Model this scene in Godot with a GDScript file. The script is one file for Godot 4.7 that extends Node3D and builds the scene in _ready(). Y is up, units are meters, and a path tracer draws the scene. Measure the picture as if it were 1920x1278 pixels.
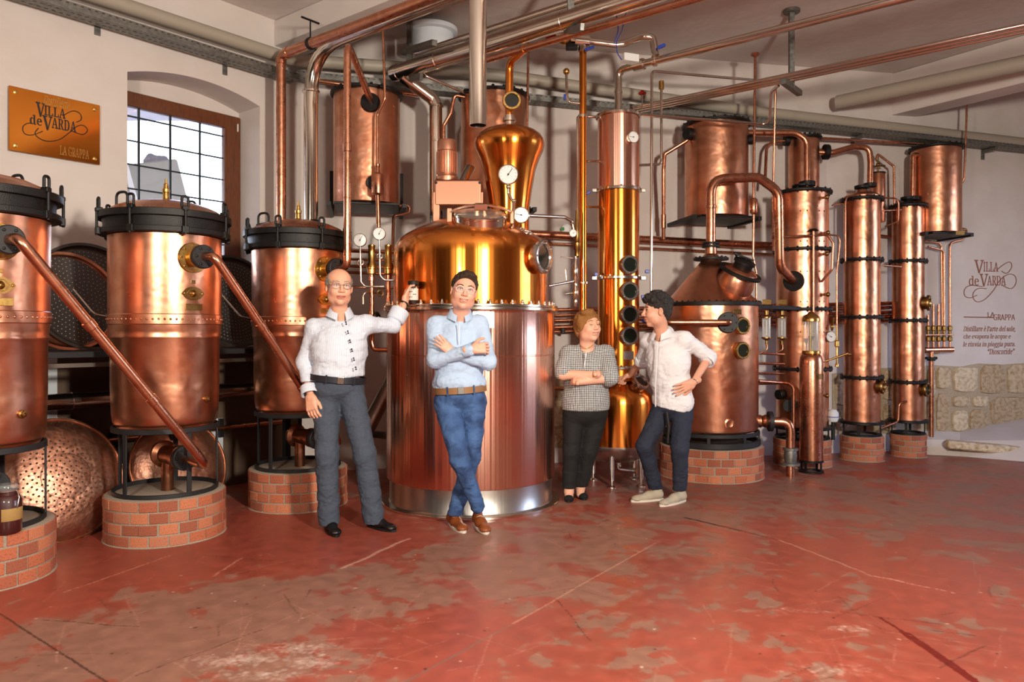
extends Node3D
# A distillery hall. World: metres, y up, the camera looks along -Z. Photograph pixels (1920x1278) become rays with
# focal length F about (CX, HY); depths come from the floor, the walls or what a thing stands on.
const F := 1420.0
const CX := 960.0
const HY := 620.0
const H := 1.36
const UP := Vector3.UP
const T1 := Vector3(.6226, 0, -.7824)    # along the left wall, away from the camera
const N1 := Vector3(.7824, 0, .6226)     # out of the left wall into the room
const T2 := Vector3(.9817, 0, -.1906)    # along the back wall, to the right
const N2 := Vector3(.1906, 0, .9817)
const CORNER := Vector3(-2.04, 0, -7.33)
var M := {}
var taken := {}
var world_root := {}

func ray(px: float, py: float) -> Vector3:
	return Vector3((px - CX) / F, -(py - HY) / F, -1)
func V(px: float, py: float, d: float) -> Vector3:
	return Vector3(0, H, 0) + ray(px, py) * d
func on_plane(px: float, py: float, at: Vector3, nn: Vector3) -> Vector3:
	var o := Vector3(0, H, 0)
	var r := ray(px, py)
	return o + r * (nn.dot(at - o) / nn.dot(r))
func W1(px: float, py: float, off := 0.0) -> Vector3:
	return on_plane(px, py, CORNER + N1 * off, N1)
func W2(px: float, py: float, off := 0.0) -> Vector3:
	return on_plane(px, py, CORNER + N2 * off, N2)
func G(px: float, py: float) -> Vector3:
	return on_plane(px, py, Vector3.ZERO, UP)
func fl(p: Vector3) -> Vector3:
	return Vector3(p.x, 0, p.z)

class MB:
	var v := PackedVector3Array()
	var n := PackedVector3Array()
	var uv := PackedVector2Array()
	var ix := PackedInt32Array()
	func vert(p: Vector3, nn: Vector3, t := Vector2.ZERO) -> int:
		v.append(p); n.append(nn); uv.append(t)
		return v.size() - 1
	func tri(a: int, b: int, c: int) -> void:
		if (v[b] - v[a]).cross(v[c] - v[a]).dot(n[a] + n[b] + n[c]) > 0.0:
			ix.append(a); ix.append(c); ix.append(b)
		else:
			ix.append(a); ix.append(b); ix.append(c)
	func quad(a: int, b: int, c: int, d: int) -> void:
		tri(a, b, c); tri(a, c, d)
	func face(ps: Array, nn := Vector3.ZERO) -> void:
		if nn == Vector3.ZERO:
			nn = (ps[1] - ps[0]).cross(ps[2] - ps[0]).normalized()
		var ids := []
		for p in ps: ids.append(vert(p, nn, Vector2(p.x + p.z, p.y)))
		for i in range(1, ids.size() - 1): tri(ids[0], ids[i], ids[i + 1])
	func box(xf: Transform3D, s: Vector3, bev := 0.0) -> MB:
		var id := {}
		var h := s / 2
		bev = minf(bev, minf(h.x, minf(h.y, h.z)) * .9)
		for cx in [-1, 1]: for cy in [-1, 1]: for cz in [-1, 1]:
			for ax in 3:
				var p := Vector3(cx * (h.x - (0.0 if ax == 0 else bev)), cy * (h.y - (0.0 if ax == 1 else bev)), cz * (h.z - (0.0 if ax == 2 else bev)))
				var nn := Vector3.ZERO
				nn[ax] = [cx, cy, cz][ax]
				id[[cx, cy, cz, ax]] = vert(xf * p, (xf.basis * nn).normalized(), Vector2(p.x + p.z, p.y))
		for a in [-1, 1]:
			quad(id[[a, -1, -1, 0]], id[[a, 1, -1, 0]], id[[a, 1, 1, 0]], id[[a, -1, 1, 0]])
			quad(id[[-1, a, -1, 1]], id[[1, a, -1, 1]], id[[1, a, 1, 1]], id[[-1, a, 1, 1]])
			quad(id[[-1, -1, a, 2]], id[[1, -1, a, 2]], id[[1, 1, a, 2]], id[[-1, 1, a, 2]])
		if bev > 0.0:
			for a in [-1, 1]: for b in [-1, 1]:
				quad(id[[a, b, -1, 0]], id[[a, b, 1, 0]], id[[a, b, 1, 1]], id[[a, b, -1, 1]])
				quad(id[[a, -1, b, 0]], id[[a, 1, b, 0]], id[[a, 1, b, 2]], id[[a, -1, b, 2]])
				quad(id[[-1, a, b, 1]], id[[1, a, b, 1]], id[[1, a, b, 2]], id[[-1, a, b, 2]])
			for a in [-1, 1]: for b in [-1, 1]: for c in [-1, 1]:
				tri(id[[a, b, c, 0]], id[[a, b, c, 1]], id[[a, b, c, 2]])
		return self
	# a bar of rectangular section from a to b; side gives the direction of its width w, h the other
	func bar(a: Vector3, b: Vector3, w: float, h: float, side := Vector3.ZERO, bev := 0.002) -> MB:
		var d := (b - a).normalized()
		if side == Vector3.ZERO:
			side = d.cross(Vector3.UP) if absf(d.y) < .9 else Vector3.RIGHT
		side = (side - d * side.dot(d)).normalized()
		return box(Transform3D(Basis(side, d.cross(side), d), (a + b) / 2), Vector3(w, h, (b - a).length()), bev)
	func lathe(xf: Transform3D, prof: Array, seg := 32, a0 := 0.0, a1 := TAU, sharp := .75) -> MB:
		var m := prof.size()
		var sn := []
		for i in m - 1:
			var e: Vector2 = prof[i + 1] - prof[i]
			sn.append(Vector2(e.y, -e.x).normalized())
		var l := 0.0
		for i in m - 1:
			var na: Vector2 = sn[i]
			var nb: Vector2 = sn[i]
			if i > 0 and sn[i - 1].dot(sn[i]) > sharp: na = (sn[i - 1] + sn[i]).normalized()
			if i < m - 2 and sn[i + 1].dot(sn[i]) > sharp: nb = (sn[i + 1] + sn[i]).normalized()
			var dl: float = (prof[i + 1] - prof[i]).length()
			var first := v.size()
			for k in seg + 1:
				var a := a0 + (a1 - a0) * k / seg
				var c := cos(a); var s := sin(a)
				vert(xf * Vector3(prof[i].x * c, prof[i].y, prof[i].x * s), (xf.basis * Vector3(na.x * c, na.y, na.x * s)).normalized(), Vector2(a / TAU, l))
				vert(xf * Vector3(prof[i + 1].x * c, prof[i + 1].y, prof[i + 1].x * s), (xf.basis * Vector3(nb.x * c, nb.y, nb.x * s)).normalized(), Vector2(a / TAU, l + dl))
			for k in seg:
				var q := first + k * 2
				if prof[i].x > 1e-5: tri(q, q + 2, q + 1)
				if prof[i + 1].x > 1e-5: tri(q + 2, q + 3, q + 1)
			l += dl
		return self
	func cyl(xf: Transform3D, r: float, h: float, seg := 24, bev := .004) -> MB:
		bev = minf(bev, minf(r, h) * .4)
		return lathe(xf, [Vector2(0, 0), Vector2(r - bev, 0), Vector2(r, bev), Vector2(r, h - bev), Vector2(r - bev, h), Vector2(0, h)], seg)
	func ring(xf: Transform3D, ri: float, ro: float, h: float, seg := 40, bev := .003) -> MB:
		return lathe(xf, [Vector2(ri, 0), Vector2(ro - bev, 0), Vector2(ro, bev), Vector2(ro, h - bev), Vector2(ro - bev, h), Vector2(ri, h), Vector2(ri, 0)], seg)
	func torus(xf: Transform3D, R: float, r: float, seg := 40, s2 := 8) -> MB:
		var p := []
		for i in s2 + 1:
			var a := TAU * i / s2
			p.append(Vector2(R + r * cos(a), r * sin(a)))
		return lathe(xf, p, seg, 0.0, TAU, -1.0)
	func ball(c: Vector3, r: float, seg := 12, sq := Vector3.ONE) -> MB:
		var p := []
		for i in seg / 2 + 1:
			var a := -PI / 2 + PI * i / (seg / 2)
			p.append(Vector2(r * maxf(cos(a), 0.0), r * sin(a)))
		return lathe(Transform3D(Basis.from_scale(sq), c), p, seg, 0.0, TAU, -1.0)
	func tube(pts: Array, r: float, seg := 12, bend := 0.0, caps := true, rend := -1.0) -> MB:
		var path := MB.filleted(pts, bend)
		var m := path.size()
		var t0: Vector3 = (path[1] - path[0]).normalized()
		var side := t0.cross(Vector3.UP)
		if side.length() < .1: side = t0.cross(Vector3.RIGHT)
		side = side.normalized()
		var l := 0.0
		var first := v.size()
		for i in m:
			var t: Vector3
			if i == 0: t = t0
			elif i == m - 1: t = (path[i] - path[i - 1]).normalized()
			else: t = ((path[i] - path[i - 1]).normalized() + (path[i + 1] - path[i]).normalized()).normalized()
			side = (side - t * side.dot(t)).normalized()
			var up := t.cross(side)
			if i > 0: l += (path[i] - path[i - 1]).length()
			var rr := r if rend < 0.0 else lerpf(r, rend, float(i) / (m - 1))
			for k in seg + 1:
				var a := TAU * k / seg
				var d := side * cos(a) + up * sin(a)
				vert(path[i] + d * rr, d, Vector2(float(k) / seg, l))
		for i in m - 1:
			for k in seg:
				var q := first + i * (seg + 1) + k
				quad(q, q + 1, q + seg + 2, q + seg + 1)
		if caps:
			for e in [0, m - 1]:
				var nn: Vector3 = -t0 if e == 0 else (path[m - 1] - path[m - 2]).normalized()
				var c := vert(path[e], nn)
				var ids := []
				for k in seg: ids.append(vert(v[first + e * (seg + 1) + k], nn))
				for k in seg: tri(c, ids[k], ids[(k + 1) % seg])
		return self
	static func filleted(pts: Array, bend: float) -> Array:
		if bend <= 0.0 or pts.size() < 3: return pts
		var out := [pts[0]]
		for i in range(1, pts.size() - 1):
			var a: Vector3 = pts[i - 1]; var b: Vector3 = pts[i]; var c: Vector3 = pts[i + 1]
			var u := (a - b).normalized(); var w := (c - b).normalized()
			var ang := acos(clampf(u.dot(w), -1, 1))
			if ang > 3.05:
				out.append(b); continue
			var cut := minf(bend / tan(ang / 2), minf((a - b).length(), (c - b).length()) * .49)
			var steps := maxi(3, int((PI - ang) / .22))
			for k in steps + 1:
				var t := float(k) / steps
				out.append((b + u * cut).lerp(b, t).lerp(b.lerp(b + w * cut, t), t))
		out.append(pts[-1])
		return out
	# a flat outline in the xy plane of xf, thick along its z
	func prism(poly: PackedVector2Array, xf: Transform3D, depth: float) -> MB:
		var t := Geometry2D.triangulate_polygon(poly)
		for s in [0.0, 1.0]:
			var nn := xf.basis.z.normalized() * (1.0 if s > .5 else -1.0)
			var ids := []
			for p in poly: ids.append(vert(xf * Vector3(p.x, p.y, depth * s), nn, p))
			for i in range(0, t.size(), 3): tri(ids[t[i]], ids[t[i + 1]], ids[t[i + 2]])
		var area := 0.0
		for i in poly.size():
			var p := poly[i]; var q := poly[(i + 1) % poly.size()]
			area += p.x * q.y - q.x * p.y
		for i in poly.size():
			var p := poly[i]; var q := poly[(i + 1) % poly.size()]
			var e := (q - p).normalized() * signf(area)
			var nn := (xf.basis * Vector3(e.y, -e.x, 0)).normalized()
			var a := vert(xf * Vector3(p.x, p.y, 0), nn, p); var b := vert(xf * Vector3(q.x, q.y, 0), nn, q)
			var c := vert(xf * Vector3(q.x, q.y, depth), nn, q); var d := vert(xf * Vector3(p.x, p.y, depth), nn, p)
			quad(a, b, c, d)
		return self
	func add(o: MB) -> MB:
		var k := v.size()
		v.append_array(o.v); n.append_array(o.n); uv.append_array(o.uv)
		for i in o.ix: ix.append(i + k)
		return self
	func moved(t: Transform3D) -> MB:
		for i in v.size():
			v[i] = t * v[i]; n[i] = (t.basis * n[i]).normalized()
		return self
	func mesh() -> ArrayMesh:
		var arr := []
		arr.resize(Mesh.ARRAY_MAX)
		arr[Mesh.ARRAY_VERTEX] = v; arr[Mesh.ARRAY_NORMAL] = n; arr[Mesh.ARRAY_TEX_UV] = uv; arr[Mesh.ARRAY_INDEX] = ix
		var m := ArrayMesh.new()
		m.add_surface_from_arrays(Mesh.PRIMITIVE_TRIANGLES, arr)
		return m

func mb() -> MB:
	return MB.new()
func numbered(called: String) -> String:
	taken[called] = taken.get(called, -1) + 1
	return called if taken[called] == 0 else "%s_%03d" % [called, taken[called]]
# a frame whose y axis is dir
func along(at: Vector3, dir: Vector3, hint := Vector3.UP) -> Transform3D:
	var y := dir.normalized()
	var x := hint.cross(y)
	if x.length() < .01: x = Vector3.RIGHT.cross(y)
	x = x.normalized()
	return Transform3D(Basis(x, y, x.cross(y)), at)
func at(p: Vector3) -> Transform3D:
	return Transform3D(Basis.IDENTITY, p)
func tag(o: Node, label: String, category: String, group := "") -> void:
	o.set_meta("label", label); o.set_meta("category", category)
	if group: o.set_meta("group", group)
# a thing whose parts are given in world space (its node stands at its base) or, with own, in the node's own space
func thing(called: String, label: String, category: String, where: Transform3D, group := "", own := false) -> Node3D:
	var o := Node3D.new()
	o.name = numbered(called)
	add_child(o)
	o.transform = where
	tag(o, label, category, group)
	if not own: world_root[o] = true
	return o
func part(called: String, b: MB, m: Material, parent: Node3D, label := "") -> MeshInstance3D:
	var root: Node3D = parent
	while root.get_parent() != self and root != self: root = root.get_parent()
	if world_root.has(root): b.moved(root.transform.affine_inverse())
	var o := put(called, b.mesh(), m, parent, label)
	if called in ["bolt", "rivet_row", "plug_screws", "flange_bolts"]: o.set_meta("kind", "stuff")   # too small to pick apart
	return o
func put(called: String, mesh: Mesh, m: Material, parent: Node3D, label := "") -> MeshInstance3D:
	var o := MeshInstance3D.new()
	o.name = called
	o.mesh = mesh
	o.material_override = m
	parent.add_child(o, true)
	if label: o.set_meta("label", label)
	return o
# a thing that is one mesh; its node stands under the middle of it
func single(called: String, b: MB, m: Material, label: String, category: String, group := "") -> MeshInstance3D:
	var bb := AABB(b.v[0], Vector3.ZERO)
	for p in b.v: bb = bb.expand(p)
	var o := bb.get_center() - Vector3(0, bb.size.y / 2, 0)
	b.moved(at(-o))
	var r := put(numbered(called), b.mesh(), m, self)
	r.position = o
	tag(r, label, category, group)
	return r
func struct(called: String, b: MB, m: Material) -> MeshInstance3D:
	var r := put(called, b.mesh(), m, self)
	r.set_meta("kind", "structure")
	return r
func noise_tex(size: int, freq: float, colors: Array, offs := [], octaves := 4, seed_ := 1, normal := 0.0, kind := FastNoiseLite.TYPE_SIMPLEX_SMOOTH) -> NoiseTexture2D:
	var t := NoiseTexture2D.new()
	t.width = size; t.height = size; t.seamless = true
	var f := FastNoiseLite.new()
	f.seed = seed_; f.frequency = freq; f.fractal_octaves = octaves; f.noise_type = kind
	t.noise = f
	if normal > 0.0:
		t.as_normal_map = true; t.bump_strength = normal
	elif colors:
		var g := Gradient.new()
		g.offsets = PackedFloat32Array(offs if offs else range(colors.size()).map(func(i): return float(i) / (colors.size() - 1)))
		g.colors = PackedColorArray(colors)
		t.color_ramp = g
	return t
func mat(called: String, c: Color, rough: float, metal := 0.0, o := {}) -> StandardMaterial3D:
	var m := StandardMaterial3D.new()
	m.resource_name = called
	m.albedo_color = c; m.roughness = rough; m.metallic = metal
	for k in o: m.set(k, o[k])
	M[called] = m
	return m
func lin(r: float, g: float, b: float) -> Color:
	return Color(r, g, b).linear_to_srgb()
func tri_tex(scale: float, albedo = null, normal = null, nscale := 1.0, rough = null) -> Dictionary:
	var d := {"uv1_triplanar": true, "uv1_scale": Vector3.ONE * scale}
	if albedo: d.albedo_texture = albedo
	if normal: d.merge({"normal_enabled": true, "normal_texture": normal, "normal_scale": nscale})
	if rough: d.roughness_texture = rough
	return d
# an image whose columns differ and whose rows hardly do: rolled sheet metal, straight cloth
func streaks(seed_: int, octs: Array, normal: float) -> ImageTexture:
	var w := 1024
	var f := FastNoiseLite.new()
	f.seed = seed_; f.frequency = 1.0
	var hs := PackedFloat32Array()
	hs.resize(w)
	for i in w:
		var a := TAU * i / w
		var h := 0.0
		for o in octs: h += f.get_noise_2d(cos(a) * o[0], sin(a) * o[0] + o[0] * 3.1) * o[1]
		hs[i] = h
	var im := Image.create(w, 4, false, Image.FORMAT_RGB8)
	for i in w:
		var s := (hs[(i + 1) % w] - hs[(i + w - 1) % w]) * normal
		var nn := Vector3(-s, 0, 1).normalized() * .5 + Vector3.ONE * .5
		var g := clampf(.5 + hs[i], 0, 1)
		for y in 4: im.set_pixel(i, y, Color(nn.x, nn.y, nn.z) if normal > 0.0 else Color(g, g, g))
	return ImageTexture.create_from_image(im)

func materials() -> void:
	var blot := noise_tex(512, .006, [Color(.84, .77, .72), Color(.94, .9, .86), Color(1, 1, 1), Color(1, .95, .9), Color(.88, .79, .73)], [0, .3, .5, .68, 1], 5, 3)
	var dents := noise_tex(512, .011, [], [], 3, 11, 7.0)
	var fine := noise_tex(512, .05, [], [], 4, 12, 4.0)
	var wear := noise_tex(512, .012, [Color(.72, .72, .72), Color(.9, .9, .9), Color(1, 1, 1)], [0, .5, 1], 5, 5)
	mat("copper_old", lin(.66, .335, .22), .36, 1.0, tri_tex(.9, blot, dents, .25, wear))
	mat("copper_pipe", lin(.63, .315, .205), .32, 1.0, tri_tex(1.6, blot, fine, .08, wear))
	mat("copper_dark", lin(.30, .13, .075), .40, 1.0, tri_tex(1.2, blot, dents, .3, wear))
	mat("copper_hammered", lin(.60, .34, .25), .5, 1.0, tri_tex(3.0, blot, dents, .8, wear))
	mat("hole_shade", lin(.10, .05, .035), .8, .5)  # dark colour of the basin's hole dots, painting the shade inside them
	mat("copper_orange", lin(.80, .27, .04), .22, 1.0, {"anisotropy_enabled": true, "anisotropy": -.6, "normal_enabled": true, "normal_texture": streaks(4, [[3, .03], [14, .012], [60, .004]], 12.0), "normal_scale": .35, "clearcoat_enabled": true, "clearcoat": .35, "clearcoat_roughness": .08})
	mat("copper_pink", lin(.86, .49, .37), .26, 1.0, {"anisotropy_enabled": true, "anisotropy": -.75, "normal_enabled": true, "normal_texture": streaks(9, [[3, .05], [9, .035], [22, .012], [80, .003]], 14.0), "normal_scale": .42})
	mat("copper_paint", lin(.52, .25, .16), .4, .85)
	mat("steel", lin(.74, .69, .61), .17, 1.0)
	mat("steel_brushed", lin(.58, .55, .51), .3, 1.0, {"normal_enabled": true, "normal_texture": streaks(19, [[40, .01], [150, .006]], 6.0), "normal_scale": .3})
	mat("steel_port", lin(.58, .55, .51), .26, 1.0)
	mat("steel_dark", lin(.25, .24, .22), .35, 1.0)
	mat("zinc", lin(.30, .30, .28), .5, .8, tri_tex(3.0, noise_tex(256, .03, [Color(.7, .7, .7), Color(1, 1, 1)], [], 4, 21)))
	mat("iron", Color(.085, .082, .085), .5, .35, tri_tex(4.0, noise_tex(256, .03, [Color(.7, .7, .72), Color(1, 1, 1), Color(1, .9, .8)], [], 4, 22), fine, .5))
	mat("iron_flat", Color(.15, .15, .16), .55, .3)
	mat("brass", lin(.62, .42, .14), .28, 1.0, tri_tex(6.0, blot))
	mat("brass_dark", lin(.30, .19, .07), .35, 1.0, tri_tex(6.0, blot))
	mat("dial", Color(.86, .87, .87), .25)
	mat("ink", Color(.05, .05, .05), .6)
	mat("shaded_sight_glass", Color(.10, .13, .11), .06)  # opaque; its dark colour stands for the unlit inside behind the ports
	mat("glass", Color(.95, .98, .97, .12), .03, 0.0, {"transparency": BaseMaterial3D.TRANSPARENCY_ALPHA})
	mat("blue_plastic", Color(.05, .2, .62), .4)
	mat("red_plastic", Color(.6, .05, .05), .4)
	mat("blue_cable", Color(.2, .27, .6), .5)
	var plaster_n := noise_tex(512, .02, [], [], 5, 31, 3.0)
	mat("plaster", Color(.83, .80, .785), .9, 0.0, {"uv1_triplanar": true, "uv1_world_triplanar": true, "uv1_scale": Vector3.ONE * .5, "albedo_texture": noise_tex(512, .008, [Color(.95, .94, .93), Color(1, 1, 1)], [], 4, 32), "normal_enabled": true, "normal_texture": plaster_n, "normal_scale": .25})
	mat("pvc", Color(.62, .59, .54), .5)
	mat("sieve", lin(.09, .085, .08), .45, .9)
	mat("wall_mortar", Color(.74, .68, .59), .95, 0.0, tri_tex(4.0, noise_tex(256, .05, [Color(.8, .78, .75), Color(1, 1, 1)], [], 4, 43)))
	mat("mortar", Color(.68, .62, .55), .95, 0.0, tri_tex(5.0, noise_tex(256, .06, [Color(.75, .75, .75), Color(1, 1, 1)], [], 4, 41), fine, .8))
	var bt := noise_tex(256, .04, [Color(.72, .68, .66), Color(.95, .95, .95), Color(1, 1, 1), Color(1, .96, .9)], [0, .4, .7, 1], 5, 42)
	var bi := 0
	for c in [Color(.72, .41, .29), Color(.66, .37, .27), Color(.76, .47, .34), Color(.61, .35, .26), Color(.72, .46, .35)]:
		mat("brick_%d" % bi, c, .9, 0.0, tri_tex(6.0 + bi, bt, fine, .9)); bi += 1
	var sn := noise_tex(512, .018, [], [], 5, 51, 9.0)
	var st := noise_tex(512, .014, [Color(.66, .60, .52), Color(.88, .84, .77), Color(1, .99, .96), Color(.9, .86, .8)], [0, .35, .7, 1], 5, 52)
	bi = 0
	for c in [Color(.80, .74, .65), Color(.86, .81, .73), Color(.74, .67, .58)]:
		mat("stone_%d" % bi, c, .95, 0.0, tri_tex(1.8 + bi * .3, st, sn, 1.0)); bi += 1
	var wood := noise_tex(512, .01, [Color(.7, .6, .5), Color(1, 1, 1), Color(.85, .75, .65)], [], 4, 61)
	mat("window_wood", Color(.40, .215, .09), .42, 0.0, {"uv1_triplanar": true, "uv1_scale": Vector3(6, .8, 6), "albedo_texture": wood, "clearcoat_enabled": true, "clearcoat": .3, "clearcoat_roughness": .3})
	mat("lead", Color(.18, .21, .22), .5, .5)
	mat("board", Color(.40, .33, .27), .8, 0.0, tri_tex(.8, noise_tex(512, .01, [Color(.8, .78, .75), Color(1, 1, 1)], [], 4, 62)))
	mat("panel_white", Color(.80, .83, .86), .6)
	mat("outside_white", Color(.9, .9, .88), .9)
	mat("outside_grey", Color(.5, .5, .48), .6)
	mat("outside_blue", Color(.10, .2, .42), .8)
	# people
	var skin_t := noise_tex(256, .03, [Color(.95, .88, .85), Color(1, 1, 1)], [], 3, 71)
	for s in [["skin_a", Color(.90, .69, .58)], ["skin_b", Color(.89, .68, .59)], ["skin_c", Color(.91, .72, .62)], ["skin_d", Color(.85, .65, .55)]]:
		mat(s[0], s[1], .5, 0.0, tri_tex(9.0, skin_t))
	mat("lips", Color(.68, .36, .32), .45)
	mat("teeth", Color(.9, .87, .82), .3)
	mat("eye_white", Color(.86, .84, .82), .2)
	mat("eye_dark", Color(.10, .08, .07), .2)
	mat("lens", Color(.95, .97, 1, .08), .03, 0.0, {"transparency": BaseMaterial3D.TRANSPARENCY_ALPHA})
	var hn := noise_tex(256, .05, [], [], 4, 72, 14.0)
	mat("hair_grey", Color(.56, .50, .44), .6, 0.0, tri_tex(10.0, null, hn, 1.0))
	mat("hair_brown", Color(.20, .14, .10), .5, 0.0, tri_tex(10.0, null, hn, 1.0))
	mat("hair_blond", Color(.60, .42, .22), .5, 0.0, tri_tex(10.0, noise_tex(256, .04, [Color(.6, .55, .45), Color(1, 1, 1), Color(1, .95, .8)], [], 4, 73), hn, 1.0))
	mat("hair_salt", Color(.28, .265, .26), .55, 0.0, tri_tex(9.0, noise_tex(256, .03, [Color(.35, .3, .3), Color(.6, .6, .6), Color(1, 1, 1)], [0, .55, 1], 4, 74), hn, 1.0))
	var folds := noise_tex(512, .012, [], [], 3, 75, 8.0)
	mat("shirt_white", Color(.86, .86, .88), .8, 0.0, tri_tex(2.5, null, folds, .10))
	mat("shirt_blue", Color(.68, .77, .88), .8, 0.0, tri_tex(2.5, null, folds, .10))
	mat("shirt_pin", Color(.81, .84, .89), .8, 0.0, {"uv1_triplanar": true, "uv1_scale": Vector3(9, 9, 9), "albedo_texture": weave(64, func(x, _y): return Color(.82, .87, .95) if x % 8 == 0 else Color.WHITE), "normal_enabled": true, "normal_texture": folds, "normal_scale": .08})
	mat("shirt_check", Color(.92, .93, .93), .85, 0.0, {"uv1_triplanar": true, "uv1_scale": Vector3(9, 9, 9), "albedo_texture": weave(64, func(x, y): return Color.WHITE.lerp(Color(.13, .15, .17), .5 * float(x % 8 < 4) + .5 * float(y % 8 < 4)))})
	mat("navy_cloth", Color(.09, .10, .18), .8)
	mat("trousers_slate", Color(.27, .31, .37), .85, 0.0, tri_tex(2.5, noise_tex(512, .05, [Color(.85, .85, .87), Color(1, 1, 1)], [], 4, 76), folds, .15))
	mat("denim", Color(.30, .44, .64), .85, 0.0, tri_tex(1.6, noise_tex(512, .008, [Color(.35, .4, .5), Color(.75, .78, .82), Color(1.0, 1, 1)], [.1, .5, 1], 5, 77), folds, .15))
	mat("trousers_black", Color(.055, .055, .06), .85, 0.0, tri_tex(2.5, null, folds, .15))
	mat("trousers_navy", Color(.115, .14, .21), .85, 0.0, tri_tex(2.5, null, folds, .15))
	mat("leather_black", Color(.045, .043, .042), .38)
	mat("leather_tan", Color(.50, .26, .11), .4)
	mat("belt_tan", Color(.55, .40, .26), .6)
	mat("belt_navy", Color(.11, .12, .16), .6)
	mat("canvas_beige", Color(.66, .62, .55), .85)
	mat("sole_white", Color(.82, .79, .74), .7)
	mat("laces", Color(.85, .78, .66), .8)
	mat("suede_black", Color(.03, .03, .035), .9)
	mat("gold", lin(.85, .6, .25), .25, 1.0)
	mat("jar_brown", Color(.16, .09, .06), .12, 0.0, {"clearcoat_enabled": true, "clearcoat": .8})
	mat("paper", Color(.85, .83, .80), .8)
	mat("label_tan", Color(.62, .49, .28), .8)
	mat("red_liquid", Color(.22, .02, .02), .06, 0.0, {"clearcoat_enabled": true, "clearcoat": 1.0})
	mat("plate_copper", lin(.55, .20, .03), .12, 1.0)
	mat("lettering", Color(.56, .36, .28), .8)
	mat("engraving", Color(.10, .04, .02), .6)
	mat("softbox_cloth", Color(.04, .04, .04), .9)

func weave(size: int, f: Callable) -> ImageTexture:
	var im := Image.create(size, size, false, Image.FORMAT_RGB8)
	for y in size:
		for x in size: im.set_pixel(x, y, f.call(x, y))
	return ImageTexture.create_from_image(im)

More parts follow.
